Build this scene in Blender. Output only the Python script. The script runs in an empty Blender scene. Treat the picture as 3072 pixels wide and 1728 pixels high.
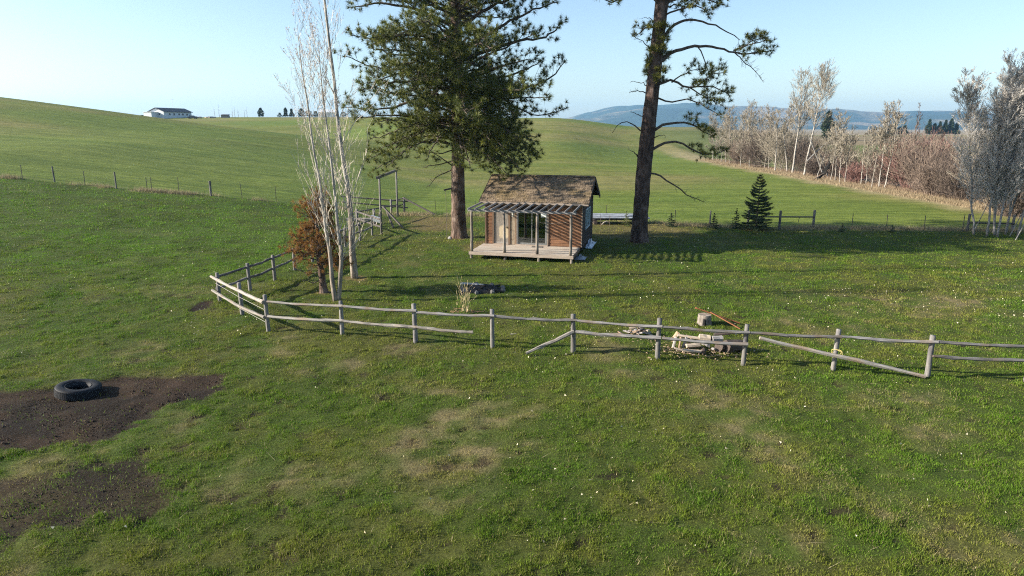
import bpy, math, random
import numpy as np
from mathutils import Vector, Matrix

scene = bpy.context.scene
R = math.radians

# ------------------------------------------------------------------ camera
cam_d = bpy.data.cameras.new("camera")
cam_d.sensor_width = 36.0
cam_d.lens = 36.0 * 1990.0 / 3072.0
cam_d.clip_start = 0.1
cam_d.clip_end = 30000.0
cam = bpy.data.objects.new("camera", cam_d)
scene.collection.objects.link(cam)
cam.location = (0.0, 0.0, 7.0)
cam.rotation_euler = (R(90 - 13.6), 0, 0)
scene.camera = cam

# ------------------------------------------------------------------ sky and sun
SUN_EL = R(21.5)
TO_SUN = Vector((-0.997 * math.cos(SUN_EL), -0.078 * math.cos(SUN_EL), math.sin(SUN_EL))).normalized()
world = bpy.data.worlds.new("World")
scene.world = world
world.use_nodes = True
wn = world.node_tree.nodes
wl = world.node_tree.links
wn.clear()
w_out = wn.new("ShaderNodeOutputWorld")
w_bg = wn.new("ShaderNodeBackground")
w_sky = wn.new("ShaderNodeTexSky")
w_sky.sky_type = 'NISHITA'
w_sky.sun_disc = False
w_sky.sun_elevation = SUN_EL
w_sky.sun_rotation = math.atan2(TO_SUN.x, TO_SUN.y)
w_sky.altitude = 900
w_sky.air_density = 1.0
w_sky.dust_density = 2.0
w_sky.ozone_density = 1.4
w_bg.inputs["Strength"].default_value = 0.085
wl.new(w_sky.outputs[0], w_bg.inputs[0])
wl.new(w_bg.outputs[0], w_out.inputs[0])

sun_d = bpy.data.lights.new("sun", 'SUN')
sun_d.energy = 5.0
sun_d.angle = R(0.5)
sun_d.color = (1.0, 0.915, 0.78)
sun = bpy.data.objects.new("sun", sun_d)
scene.collection.objects.link(sun)
sun.rotation_euler = (-TO_SUN).to_track_quat('-Z', 'Y').to_euler()
sun.location = (-60, 0, 60)

vs = scene.view_settings
vs.view_transform = 'Standard'
vs.look = 'None'
vs.exposure = 1.45
vs.gamma = 1.0
vs.use_curve_mapping = False
scene.cycles.max_bounces = 8
scene.cycles.transparent_max_bounces = 12
scene.cycles.volume_bounces = 0
scene.cycles.use_denoising = False
scene.cycles.pixel_filter_type = 'BLACKMAN_HARRIS'
scene.cycles.filter_width = 1.1

# ------------------------------------------------------------------ helpers
C = scene.collection
RNG = np.random.default_rng(7)

def sst(v, a, b):
    t = np.clip((v - a) / (b - a), 0, 1)
    return t * t * (3 - 2 * t)

def terrain(x, y):
    """large shape of the land, metres"""
    x = np.asarray(x, float); y = np.asarray(y, float)
    xr = x / np.maximum(y, 1)
    h = 0.095 * np.clip(-x - 9, 0, 40) * sst(y, 12, 52) * (1 - sst(y, 60, 130) * 0.75)
    h = h + 15.0 * np.exp(-(np.clip(x + 148, 0, None) / 92) ** 2 - ((y - 140) / 62) ** 2) * sst(-x, -10, 50)
    c = sst(xr, -0.28, -0.05)
    h = h + 11.3 * ((1 - c) * sst(y, 190, 360) + c * sst(y, 95, 320)) * (1 - sst(xr, 0.055, 0.20))
    h = h + 7.2 * sst(y, 150, 290) * sst(xr, 0.055, 0.20) * (1 - sst(xr, 0.27, 0.42))
    h = h + 2.2 * sst(y, 170, 400) * sst(xr, 0.27, 0.42)
    h = h - 1.3 * np.exp(-((x - 53) / 5.5) ** 2) * sst(y, 50, 75) * (1 - sst(y, 140, 180))
    h = h - sst(y, 400, 900) * (14 - 9 * sst(xr, .27, .42))
    return h

_T = np.random.default_rng(11).random((256, 256))
def vnoise(x, y, s=0):
    x = np.asarray(x, float) + 37.3 * s; y = np.asarray(y, float) + 91.7 * s
    xi = np.floor(x).astype(int); yi = np.floor(y).astype(int)
    u = x - xi; v = y - yi
    u = u * u * (3 - 2 * u); v = v * v * (3 - 2 * v)
    a = _T[xi & 255, yi & 255]; b = _T[(xi + 1) & 255, yi & 255]
    c = _T[xi & 255, (yi + 1) & 255]; d = _T[(xi + 1) & 255, (yi + 1) & 255]
    return (a * (1 - u) + b * u) * (1 - v) + (c * (1 - u) + d * u) * v
def fbm(x, y, f=1.0, o=4, s=0):
    t = 0; a = 0.5; n = 0
    for i in range(o):
        t = t + a * vnoise(np.asarray(x) * f, np.asarray(y) * f, s + i * 3); n += a
        a *= 0.5; f *= 2.03
    return t / n

def in_poly(x, y, poly):
    """signed distance to a polygon (negative inside)"""
    x = np.asarray(x, float); y = np.asarray(y, float)
    d = np.full(x.shape, 1e9); ins = np.zeros(x.shape, bool)
    n = len(poly)
    for i in range(n):
        x0, y0 = poly[i]; x1, y1 = poly[(i + 1) % n]
        ex, ey = x1 - x0, y1 - y0
        t = np.clip(((x - x0) * ex + (y - y0) * ey) / (ex * ex + ey * ey), 0, 1)
        d = np.minimum(d, np.hypot(x - x0 - t * ex, y - y0 - t * ey))
        cnd = ((y0 > y) != (y1 > y)) & (x < ex * (y - y0) / (ey if abs(ey) > 1e-9 else 1e-9) + x0)
        ins ^= cnd
    return np.where(ins, -d, d)

def mesh_from(name, verts, faces, cols=None, smooth=False):
    """verts (n,3); faces: list of int arrays (m,k); cols (n,3) optional"""
    me = bpy.data.meshes.new(name)
    verts = np.asarray(verts, np.float32)
    me.vertices.add(len(verts))
    me.vertices.foreach_set("co", verts.ravel())
    faces = [np.asarray(f, np.int32) for f in faces if len(f)]
    lv = np.concatenate([f.ravel() for f in faces])
    tot = np.concatenate([np.full(len(f), f.shape[1], np.int32) for f in faces])
    st = np.concatenate([[0], np.cumsum(tot)[:-1]]).astype(np.int32)
    me.loops.add(len(lv)); me.loops.foreach_set("vertex_index", lv)
    me.polygons.add(len(tot)); me.polygons.foreach_set("loop_start", st)
    try:
        me.polygons.foreach_set("loop_total", tot)
    except Exception:
        pass
    me.polygons.foreach_set("use_smooth", np.full(len(tot), bool(smooth)))
    if cols is not None:
        at = me.attributes.new("Col", 'FLOAT_COLOR', 'POINT')
        c4 = np.ones((len(verts), 4), np.float32); c4[:, :3] = cols
        at.data.foreach_set("color", c4.ravel())
    me.update(calc_edges=True)
    me.validate()
    return me

BOXF = np.array([[0, 1, 3, 2], [4, 6, 7, 5], [0, 4, 5, 1], [2, 3, 7, 6], [0, 2, 6, 4], [1, 5, 7, 3]])
BOXV = np.array([[x, y, z] for x in (-.5, .5) for y in (-.5, .5) for z in (-.5, .5)])

def frame_of(d):
    d = np.asarray(d, float); d = d / (np.linalg.norm(d) + 1e-12)
    up = np.array([0, 0, 1.0]) if abs(d[2]) < 0.95 else np.array([1.0, 0, 0])
    s = np.cross(d, up); s /= np.linalg.norm(s)
    return d, s, np.cross(s, d)

class MB:
    """collects shapes into ONE mesh"""
    def __init__(self):
        self.v = []; self.f = []; self.c = []; self.n = 0
    def add(self, v, *fs, col=None):
        v = np.asarray(v, float)
        for f in fs:
            if len(f): self.f.append(np.asarray(f) + self.n)
        self.v.append(v); self.n += len(v)
        if col is not None:
            self.c.append(np.broadcast_to(np.asarray(col, float), (len(v), 3)))
        return self
    def box(self, c, s, rot=None):
        v = BOXV * np.asarray(s, float)
        if rot is not None: v = v @ np.array(rot).T
        return self.add(v + np.asarray(c, float), BOXF)
    def bar(self, p0, p1, w, h, roll=0.0):
        """square bar between two points (w sideways, h up)"""
        p0 = np.asarray(p0, float); p1 = np.asarray(p1, float)
        d, s, u = frame_of(p1 - p0)
        if roll: s, u = s * math.cos(roll) + u * math.sin(roll), u * math.cos(roll) - s * math.sin(roll)
        m = np.stack([d, s, u], 1)
        L = np.linalg.norm(p1 - p0)
        return self.add((BOXV * [L, w, h]) @ m.T + (p0 + p1) / 2, BOXF)
    def tube(self, pts, rad, sides=5, cap=True, col=None, wob=0.0, rng=None):
        pts = np.asarray(pts, float); n = len(pts)
        rad = np.broadcast_to(np.asarray(rad, float), (n,))
        t = np.gradient(pts, axis=0)
        t /= np.linalg.norm(t, axis=1)[:, None] + 1e-12
        ref = np.array([0.31, 0.87, 0.38]) if abs(t[0] @ np.array([0.31, 0.87, 0.38])) < .9 else np.array([1., 0, 0])
        s = np.cross(t, ref); s /= np.linalg.norm(s, axis=1)[:, None] + 1e-12
        u = np.cross(t, s)
        a = np.arange(sides) * 2 * np.pi / sides
        rr = rad[:, None] * np.ones(sides)
        if wob and rng is not None: rr = rr * (1 + wob * rng.normal(size=rr.shape))
        v = pts[:, None, :] + rr[..., None] * (np.cos(a)[None, :, None] * s[:, None] + np.sin(a)[None, :, None] * u[:, None])
        i = np.arange(n - 1)[:, None] * sides; j = np.arange(sides)[None, :]; k = (j + 1) % sides
        f = np.stack([i + j, i + k, i + sides + k, i + sides + j], -1).reshape(-1, 4)
        fs = [f]
        if cap:
            fs += [np.arange(sides)[None, ::-1], (np.arange(sides) + (n - 1) * sides)[None]]
        return self.add(v.reshape(-1, 3), *fs, col=col)
    def build(self, name, mat, parent=None, loc=None, rot=None, smooth=False):
        by = {}
        for f in self.f: by.setdefault(f.shape[1], []).append(f)
        fs = [np.concatenate(v) for v in by.values()]
        cols = np.concatenate(self.c) if self.c else None
        me = mesh_from(name, np.concatenate(self.v), fs, cols, smooth)
        return link(name, me, mat, parent, loc, rot)

def link(name, me, mat, parent=None, loc=None, rot=None):
    o = bpy.data.objects.new(name, me)
    C.objects.link(o)
    if mat is not None and len(me.materials) == 0: me.materials.append(mat)
    if parent is not None: o.parent = parent
    if loc is not None: o.location = loc
    if rot is not None: o.rotation_euler = rot
    return o

def tag(o, label=None, cat=None, group=None, kind=None):
    if label: o["label"] = label
    if cat: o["category"] = cat
    if group: o["group"] = group
    if kind: o["kind"] = kind
    return o

def thing(name, label, cat, loc=(0, 0, 0), rz=0.0, group=None):
    o = bpy.data.objects.new(name, None)
    o.empty_display_size = 0.3
    C.objects.link(o)
    o.location = loc; o.rotation_euler = (0, 0, rz)
    return tag(o, label, cat, group)

def gz(x, y): return float(terrain(x, y))
def gp(x, y, dz=0.0): return (x, y, gz(x, y) + dz)

def spline(ctrl, n):
    """smooth polyline through control points"""
    c = np.asarray(ctrl, float)
    if len(c) == 2: return c[0] + np.linspace(0, 1, n)[:, None] * (c[1] - c[0])
    p = np.vstack([2 * c[0] - c[1], c, 2 * c[-1] - c[-2]])
    seg = len(c) - 1
    t = np.linspace(0, seg - 1e-6, n); k = t.astype(int); f = (t - k)[:, None]
    a, b, d, e = p[k], p[k + 1], p[k + 2], p[k + 3]
    return .5 * ((2 * b) + (d - a) * f + (2 * a - 5 * b + 4 * d - e) * f ** 2 + (3 * b - a - 3 * d + e) * f ** 3)

# ------------------------------------------------------------------ materials
def new_mat(name):
    m = bpy.data.materials.new(name); m.use_nodes = True
    nt = m.node_tree; nt.nodes.clear()
    out = nt.nodes.new("ShaderNodeOutputMaterial")
    b = nt.nodes.new("ShaderNodeBsdfPrincipled")
    nt.links.new(b.outputs[0], out.inputs[0])
    b.inputs["Roughness"].default_value = 0.85
    b.inputs["Specular IOR Level"].default_value = 0.25
    return m, nt, b

def N(nt, t, **kw):
    n = nt.nodes.new(t)
    for k, v in kw.items(): setattr(n, k, v)
    return n

def noise(nt, co, scale, detail=4, rough=.55, stretch=None):
    n = N(nt, "ShaderNodeTexNoise"); n.inputs["Scale"].default_value = scale
    n.inputs["Detail"].default_value = detail; n.inputs["Roughness"].default_value = rough
    if stretch is not None:
        mp = N(nt, "ShaderNodeMapping"); mp.inputs["Scale"].default_value = stretch
        nt.links.new(co, mp.inputs[0]); co = mp.outputs[0]
    nt.links.new(co, n.inputs["Vector"])
    return n.outputs["Fac"]

def ramp(nt, fac, stops):
    r = N(nt, "ShaderNodeValToRGB")
    el = r.color_ramp.elements
    while len(el) < len(stops): el.new(0.5)
    for e, (p, c) in zip(el, stops): e.position = p; e.color = (*c, 1) if len(c) == 3 else c
    nt.links.new(fac, r.inputs[0]); return r.outputs[0]

def mix(nt, a, b, fac, mode='MIX'):
    m = N(nt, "ShaderNodeMix", data_type='RGBA', blend_type=mode)
    for s, i in ((fac, 0), (a, 6), (b, 7)):
        if hasattr(s, 'links'): nt.links.new(s, m.inputs[i])
        elif i == 0: m.inputs[0].default_value = s
        else: m.inputs[i].default_value = (*s, 1)
    return m.outputs[2]

def math_n(nt, op, a, b=0.0):
    m = N(nt, "ShaderNodeMath", operation=op)
    for s, i in ((a, 0), (b, 1)):
        if hasattr(s, 'links'): nt.links.new(s, m.inputs[i])
        else: m.inputs[i].default_value = s
    return m.outputs[0]

def bump(nt, b, h, strength, dist):
    n = N(nt, "ShaderNodeBump"); n.inputs["Strength"].default_value = strength
    n.inputs["Distance"].default_value = dist
    nt.links.new(h, n.inputs["Height"]); nt.links.new(n.outputs[0], b.inputs["Normal"])

def wood(name, c1, c2, c3=None, stretch=(1.2, 14, 14), scale=2.0, rough=.85, rnd=.5, bmp=.7):
    """weathered timber: grain along local X, each piece a little different"""
    m, nt, b = new_mat(name)
    tc = N(nt, "ShaderNodeTexCoord"); oi = N(nt, "ShaderNodeObjectInfo")
    mp = N(nt, "ShaderNodeVectorMath", operation='ADD')
    nt.links.new(tc.outputs["Object"], mp.inputs[0]); nt.links.new(oi.outputs["Location"], mp.inputs[1])
    co = mp.outputs[0]
    f = noise(nt, co, scale, 6, .65, stretch)
    col = ramp(nt, f, [(.3, c1), (.7, c2)])
    if c3 is not None:
        g = noise(nt, co, 1.7, 3, .5)
        col = mix(nt, col, c3, ramp(nt, g, [(.5, (0, 0, 0)), (.68, (1, 1, 1))]))
    v = math_n(nt, 'MULTIPLY_ADD', oi.outputs["Random"], rnd)
    v.node.inputs[2].default_value = 1 - rnd / 2
    hsv = N(nt, "ShaderNodeHueSaturation")
    nt.links.new(v, hsv.inputs["Value"]); nt.links.new(col, hsv.inputs["Color"])
    nt.links.new(hsv.outputs[0], b.inputs["Base Color"])
    b.inputs["Roughness"].default_value = rough
    bump(nt, b, f, bmp, .02)
    return m

def simple(name, c, rough=.7, var=.2, scale=6.0, bmp=0.0, metal=0.0, spec=.3):
    m, nt, b = new_mat(name)
    tc = N(nt, "ShaderNodeTexCoord")
    f = noise(nt, tc.outputs["Object"], scale, 5, .6)
    lo = tuple(x * (1 - var) for x in c); hi = tuple(min(1, x * (1 + var)) for x in c)
    nt.links.new(ramp(nt, f, [(.3, lo), (.7, hi)]), b.inputs["Base Color"])
    b.inputs["Roughness"].default_value = rough; b.inputs["Metallic"].default_value = metal
    b.inputs["Specular IOR Level"].default_value = spec
    if bmp: bump(nt, b, f, bmp, .02)
    return m

def leafmat(name, trans=0.3, rough=.6, spec=.2, tint=(1, 1, 1)):
    """foliage: colour from the Col attribute, some light passes through"""
    m, nt, b = new_mat(name)
    at = N(nt, "ShaderNodeAttribute", attribute_name="Col")
    col = mix(nt, at.outputs["Color"], tint, 1.0, 'MULTIPLY')
    nt.links.new(col, b.inputs["Base Color"])
    b.inputs["Roughness"].default_value = rough
    b.inputs["Specular IOR Level"].default_value = spec
    if trans:
        tr = N(nt, "ShaderNodeBsdfTranslucent"); nt.links.new(col, tr.inputs[0])
        mx = N(nt, "ShaderNodeMixShader"); mx.inputs[0].default_value = trans
        nt.links.new(b.outputs[0], mx.inputs[1]); nt.links.new(tr.outputs[0], mx.inputs[2])
        nt.links.new(mx.outputs[0], nt.nodes["Material Output"].inputs[0])
    return m

def barkmat(name, c1, c2, c3=None, stretch=(9, 9, 1.6), scale=1.0, bmp=.8, dist=.06):
    m, nt, b = new_mat(name)
    tc = N(nt, "ShaderNodeTexCoord")
    f = noise(nt, tc.outputs["Object"], scale, 6, .65, stretch)
    col = ramp(nt, f, [(.34, c1), (.62, c2)])
    if c3 is not None:
        g = noise(nt, tc.outputs["Object"], 2.2, 4, .6, (1, 1, .7))
        col = mix(nt, col, c3, ramp(nt, g, [(.48, (0, 0, 0)), (.66, (1, 1, 1))]))
    nt.links.new(col, b.inputs["Base Color"])
    b.inputs["Roughness"].default_value = .9
    bump(nt, b, f, bmp, dist)
    return m

M = {}
M['grey_rail'] = wood('weathered_rail', (.06, .056, .055), (.27, .26, .255), (.15, .115, .085), (1.0, 26, 26), 1.6)
M['pale_rail'] = wood('pale_split_rail', (.11, .10, .09), (.38, .35, .31), (.24, .185, .14), (1.0, 24, 24), 1.6)
M['post'] = wood('weathered_post', (.09, .085, .085), (.25, .235, .215), (.09, .085, .09), (18, 18, 1.2), 1.6)
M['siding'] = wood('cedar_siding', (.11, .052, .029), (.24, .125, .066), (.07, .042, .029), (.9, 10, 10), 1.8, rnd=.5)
M['shade_toned_siding'] = wood('shade_toned_boards', (.022, .017, .015), (.055, .040, .032), None, (.9, 10, 10), 1.8)  # siding colour taken near black: shade of the side wall is in it
M['deck'] = wood('deck_boards', (.29, .25, .205), (.47, .415, .35), (.34, .275, .22), (.8, 12, 12), 1.6, rnd=.25)
M['trim'] = wood('trim_boards', (.11, .07, .045), (.22, .145, .095), None, (12, 12, 1.0), 1.6)
M['pale_trim'] = wood('pale_fascia', (.22, .175, .14), (.38, .31, .25), None, (1.0, 14, 14), 1.6)
M['rafter'] = wood('grey_rafters', (.11, .105, .105), (.27, .26, .255), None, (14, 1.0, 14), 1.6)
M['logpost'] = wood('porch_log_posts', (.12, .10, .08), (.28, .245, .205), (.09, .075, .065), (16, 16, 1.0), 1.8)
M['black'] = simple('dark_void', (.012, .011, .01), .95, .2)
# ------------------------------------------------------------------ ground
FX = [-300, -60, -37.5, -30.7, -24.2, -16.7, -11.7, -6.2, 7.4, 12, 19, 26.5, 35, 60, 400]
FY = [49, 50.6, 51.3, 52.0, 53.5, 54.7, 53.7, 54.2, 51.8, 48.5, 47.0, 46.6, 45.6, 43, 30]
def fence_y(x): return np.interp(x, FX, FY)

DIRT1 = [(-15.5, 16.4), (-13.91, 16.85), (-12.89, 17.43), (-11.36, 18.05), (-9.88, 18.08), (-8.54, 17.84), (-8.25, 16.77), (-8.6, 15.35), (-9.2, 14.68), (-10.12, 13.67), (-11.31, 13.49), (-13, 13.6)]
DIRT2 = [(-11.2, 10.7), (-11.0, 11.9), (-10.05, 12.3), (-9.08, 12.83), (-7.83, 13.38), (-7.21, 12.37), (-6.84, 11.4), (-7.48, 10.8), (-8.25, 10.3), (-9.2, 9.7), (-10.2, 9.9)]
DRY1 = [(-3.59, 14.17), (-1.96, 16.24), (0.63, 15.74), (0.37, 13.59), (-0.94, 13.22), (-0.7, 12.06), (-2.21, 11.47), (-3.42, 12.7)]
DRYR = [(14.81, 27.2), (19.34, 27.6), (19.01, 25.24), (16.05, 25.53)]
DRYR2 = [(4.5, 15.03), (6.3, 15.99), (7.03, 15.26), (5.2, 14.18)]
DRYR3 = [(3.86, 10.09), (5.55, 10.81), (5.68, 10.32), (4.46, 9.87)]
GATEB = [(-8.3, 53.0), (-4.0, 53.2), (-3.4, 45.5), (-7.3, 46.5)]
CABL = [(-2.6, 41.5), (-1.2, 41.5), (-1.5, 38.2), (-2.6, 38.3)]
YARD = [(4.5, 52), (11, 50), (14, 44), (4.9, 41)]

def zones(x, y):
    w = (fbm(x, y, .55, 5, 2) - .5) + .35 * (fbm(x, y, 3.4, 3, 17) - .5)
    dirt = sst(-(in_poly(x, y, DIRT1) + w * 1.8), -.10, .16)
    dirt = np.maximum(dirt, .92 * sst(-(in_poly(x, y, DIRT2) + w * 2.4), -.12, .3))
    # worn run along the fence corner and the hole outside it
    hole = np.exp(-(((x + 12.35) / .42) ** 2 + ((y - 25.5) / 1.0) ** 2))
    dirt = np.maximum(dirt, sst(hole + w * .5, .35, .6))
    speck = fbm(x, y, 1.3, 4, 8)
    dirt = np.maximum(dirt, .8 * sst(fbm(x, y, 2.2, 4, 8), .72, .76) * (y < 30))
    dry = .62 * sst(-(in_poly(x, y, DRY1) + w * 2.6), -.5, .9)
    for p, k in ((DRYR, .8), (DRYR2, .6), (DRYR3, .7)):
        dry = np.maximum(dry, k * sst(-(in_poly(x, y, p) + w * 2), -.4, .6))
    dry = np.maximum(dry, .55 * sst(fbm(x, y, .45, 5, 5), .55, .74) * (y < fence_y(x)) * (1 - .6 * sst(y, 20, 30)))
    dry = dry * (.45 + 1.1 * sst(fbm(x, y, 2.7, 4, 25), .36, .62))
    dry = np.clip(dry, 0, 1)
    brown = np.maximum(.8 * sst(-(in_poly(x, y, GATEB) + w * 3), -.8, .8), .75 * sst(-(in_poly(x, y, CABL) + w * 1.5), -.3, .5))
    brown = np.maximum(brown, .6 * sst(-(in_poly(x, y, YARD) + w * 4), -1, 1.5))
    for (px, py, r) in ((-3.46, 42.99, 1.5), (8.0, 41.4, 1.6), (-8.2, 28.1, .5), (-7.4, 30.8, .45), (17.2, 46.4, 1.3)):
        brown = np.maximum(brown, .8 * sst(-(np.hypot(x - px, y - py) + w * 1.5), -r, -r * .4))
    fld = sst(y - fence_y(x), -.3, .6) * (1 - sst(x - (40 + w * 3 + .10 * np.clip(y - 130, 0, 200)), -.5, 1.2) * (y < 230))
    fline = np.exp(-((y - fence_y(x) - .1) / .75) ** 2) * sst(fbm(x, y, .5, 3, 14), .32, .6)
    fr = sst(y, 48, 56) * (1 - sst(y, 150, 210)) * np.exp(-np.clip((np.abs(x - 43 + w * 3) - 2.4) / 1.4, 0, None) ** 2)
    tan = np.clip(np.maximum(.75 * fline, fr), 0, 1)
    xr = x / np.maximum(y, 1)
    plain = sst(x - 46, 0, 4) * (y > 48)
    return dict(w=w, dirt=dirt, dry=dry, brown=brown, field=fld, tan=tan, plain=plain)

def ground_h(x, y):
    near = 1 - sst(np.hypot(x, y), 30, 75)
    h = terrain(x, y) + near * ((fbm(x, y, .45, 3, 1) - .5) * .12 + (fbm(x, y, 1.9, 3, 6) - .5) * .10 + (fbm(x, y, 5.1, 2, 16) - .5) * .045)
    return h

def lawn_col(x, y, z=None):
    """real surface colours of turf, soil and straw at a place"""
    if z is None: z = zones(x, y)
    a = fbm(x, y, .16, 4, 21); b = fbm(x, y, 1.1, 4, 33)
    def L(c): return np.array(c, float)
    def mixc(c, d, t): return c * (1 - t[..., None]) + d * t[..., None]
    sh = np.shape(x)
    c = np.broadcast_to(L((.066, .114, .014)), sh + (3,)).copy()
    c = mixc(c, L((.098, .114, .024)), sst(a * .4 + b * .6, .36, .66))
    c = mixc(c, L((.058, .114, .013)), sst(fbm(x, y, .8, 4, 44), .52, .74) * .8)
    # lush pasture left of the corner fence
    c = mixc(c, L((.074, .152, .012)), .9 * sst(-x, 9, 14) * sst(y, 24, 34) * sst(b, .3, .6))
    c = mixc(c, L((.175, .145, .075)), z['dry'] * sst(b, .18, .62))
    c = mixc(c, L((.17, .115, .062)), z['brown'])
    # sown field
    f1 = fbm(x * .35, y, .035, 4, 51); f2 = fbm(x * .12, y, .25, 3, 52)
    fc = mixc(np.broadcast_to(L((.132, .152, .033)), sh + (3,)), L((.186, .174, .064)), sst(f1 * .6 + f2 * .4, .38, .62))
    fc = mixc(fc, L((.110, .158, .028)), sst(fbm(x, y, .02, 3, 57), .5, .68) * .8)
    c = mixc(c, fc, z['field'])
    pl = mixc(np.broadcast_to(L((.22, .175, .115)), sh + (3,)), L((.125, .145, .05)), sst(fbm(x * .25, y, .012, 4, 61), .36, .50) * sst(y, 110, 150))
    pl = mixc(pl, L((.27, .215, .145)), sst(y, 380, 470))
    c = mixc(c, pl, z['plain'])
    c = mixc(c, L((.34, .27, .17)), z['tan'] * .9)
    c = mixc(c, L((.040, .0265, .0185)), z['dirt'])
    dk = sst(fbm(x, y, .9, 3, 71), .45, .7) * z['dirt']
    c = mixc(c, L((.022, .017, .0145)), dk * .8)
    return c * (.82 + .36 * b)[..., None]

def axis(fine0, fine1, step, lo, hi, g):
    a = list(np.arange(fine0, fine1 + 1e-6, step))
    s = step
    while a[-1] < hi: s *= g; a.append(a[-1] + s)
    s = step; b = [a[0]]
    while b[-1] > lo: s *= (g if hi > 0 else g); b.append(b[-1] - s)
    return np.array(b[:0:-1] + a)

gx = axis(-16, 16, .165, -6500, 6500, 1.075)
gy1 = axis(7.5, 28, .145, 7.4, 7000, 1.03)
s, back = .13, [7.37]
while back[-1] > -400: s *= 1.16; back.append(back[-1] - s)
gy = np.concatenate([np.array(back[::-1]), gy1[gy1 > 7.4]])
GX, GY = np.meshgrid(gx, gy)
Z_ = zones(GX, GY)
GZ = ground_h(GX, GY) - .035 * Z_['dirt'] + Z_['dirt'] * (fbm(GX, GY, 2.6, 3, 81) - .5) * .10
nx, ny = len(gx), len(gy)
idx = np.arange(nx * ny).reshape(ny, nx)
quads = np.stack([idx[:-1, :-1], idx[:-1, 1:], idx[1:, 1:], idx[1:, :-1]], -1).reshape(-1, 4)
gv = np.stack([GX, GY, GZ], -1).reshape(-1, 3)
gcol = lawn_col(GX, GY, Z_)
turf = ((1 - Z_['dirt']) * (1 - Z_['field']) * (1 - Z_['plain']) * (1 - .8 * Z_['brown']) * (1 - .6 * Z_['dry']) * (1 - Z_['tan']))[..., None]
gcol = gcol * (1 - .5 * turf) + np.array([.040, .035, .015]) * .5 * turf     # thatch and soil under the blades
gcol = gcol.reshape(-1, 3)
gme = mesh_from("ground", gv, [quads], gcol, True)
fa = gme.attributes.new("field", 'FLOAT', 'POINT')
fa.data.foreach_set("value", Z_['field'].astype(np.float32).ravel())
gm, nt, b = new_mat("turf_soil_and_field")
tc = N(nt, "ShaderNodeTexCoord"); at = N(nt, "ShaderNodeAttribute", attribute_name="Col")
fat = N(nt, "ShaderNodeAttribute", attribute_name="field")
co = tc.outputs["Object"]
n1 = noise(nt, co, 17.0, 7, .75); n2 = noise(nt, co, 1.4, 5, .65); n3 = noise(nt, co, 1.6, 7, .68, (.14, 1.0, 1)); n4 = noise(nt, co, .09, 6, .65)
v = ramp(nt, n1, [(.32, (.38, .38, .36)), (.68, (1.62, 1.62, 1.6))])
col = mix(nt, at.outputs["Color"], v, .9, 'MULTIPLY')
col = mix(nt, col, ramp(nt, n2, [(.3, (.72, .75, .7)), (.7, (1.25, 1.22, 1.25))]), .8, 'MULTIPLY')
n5 = noise(nt, co, .30, 5, .6, (.06, 1.0, 1)); n6 = noise(nt, co, .9, 3, .5, (.03, 1.0, 1))
col = mix(nt, col, mix(nt, (1, 1, 1), ramp(nt, n5, [(.35, (.84, .88, .83)), (.65, (1.13, 1.09, 1.10))]), fat.outputs["Fac"]), 1.0, 'MULTIPLY')
col = mix(nt, col, mix(nt, (1, 1, 1), ramp(nt, n6, [(.38, (.90, .92, .89)), (.62, (1.08, 1.06, 1.07))]), fat.outputs["Fac"]), 1.0, 'MULTIPLY')
strk = mix(nt, (1, 1, 1), ramp(nt, n3, [(.34, (.68, .74, .66)), (.66, (1.28, 1.22, 1.25))]), fat.outputs["Fac"])
col = mix(nt, col, strk, 1.0, 'MULTIPLY')
col = mix(nt, col, ramp(nt, n4, [(.35, (.86, .9, .86)), (.65, (1.12, 1.08, 1.1))]), .8, 'MULTIPLY')
nt.links.new(col, b.inputs["Base Color"])
b.inputs["Roughness"].default_value = .95; b.inputs["Specular IOR Level"].default_value = .1
bump(nt, b, n1, .8, .07)
tag(link("ground", gme, gm), kind="structure")

# ------------------------------------------------------------------ far mountains
px_x = [900, 1300, 1410, 1460, 1520, 1580, 1640, 1700, 1760, 1830, 1900, 1960, 2030, 2100, 2170, 2240, 2330, 2420, 2500, 2600, 2800, 3200]
el = [.5, .7, .95, 1.25, 1.70, 1.95, 2.05, 2.15, 1.90, 1.80, 1.60, 1.15, 1.45, 1.52, 1.45, 1.62, 1.55, 1.15, 1.0, 1.2, 1.0, .8]
az = np.arctan(((np.array(px_x) * 1.19255) - 1536) / 1990 / .972)
nA, nR = 320, 40
A = np.linspace(az[0], az[-1], nA); rr = np.linspace(3600, 7200, nR)
AA, RR = np.meshgrid(A, rr)
top = np.tan(np.radians(np.interp(AA, az, el)))
hx = RR * np.sin(AA); hy = RR * np.cos(AA)
front = sst(RR, 3600, 5600) ** .8
foot = .55 * np.exp(-((RR - 4300) / 420) ** 2) * (fbm(AA * 9, RR * 0 + 3, 1, 3, 3) - .1)
hz = (7 + 5600 * top) * np.clip(front + .0 * RR, 0, 1) * (1 - .35 * sst(RR, 5700, 7200))
rid = fbm(hx, hy, 1 / 620., 5, 9)
hz = hz * (.86 + .0 * rid) + foot * 5200 * top * .55 + (rid - .5) * 170 * sst(RR, 3700, 4600) * (1 - .6 * sst(RR, 5000, 5600)) - 12
hi_ = np.arange(nA * nR).reshape(nR, nA)
hq = np.stack([hi_[:-1, :-1], hi_[:-1, 1:], hi_[1:, 1:], hi_[1:, :-1]], -1).reshape(-1, 4)
hme = mesh_from("hills", np.stack([hx, hy, hz], -1).reshape(-1, 3), [hq], None, True)
hm, nt, b = new_mat("forested_hills")
tc = N(nt, "ShaderNodeTexCoord")
f1 = noise(nt, tc.outputs["Object"], .0016, 7, .6); f2 = noise(nt, tc.outputs["Object"], .02, 6, .7)
col = ramp(nt, f1, [(.50, (.020, .044, .030)), (.60, (.22, .18, .12))])
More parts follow.
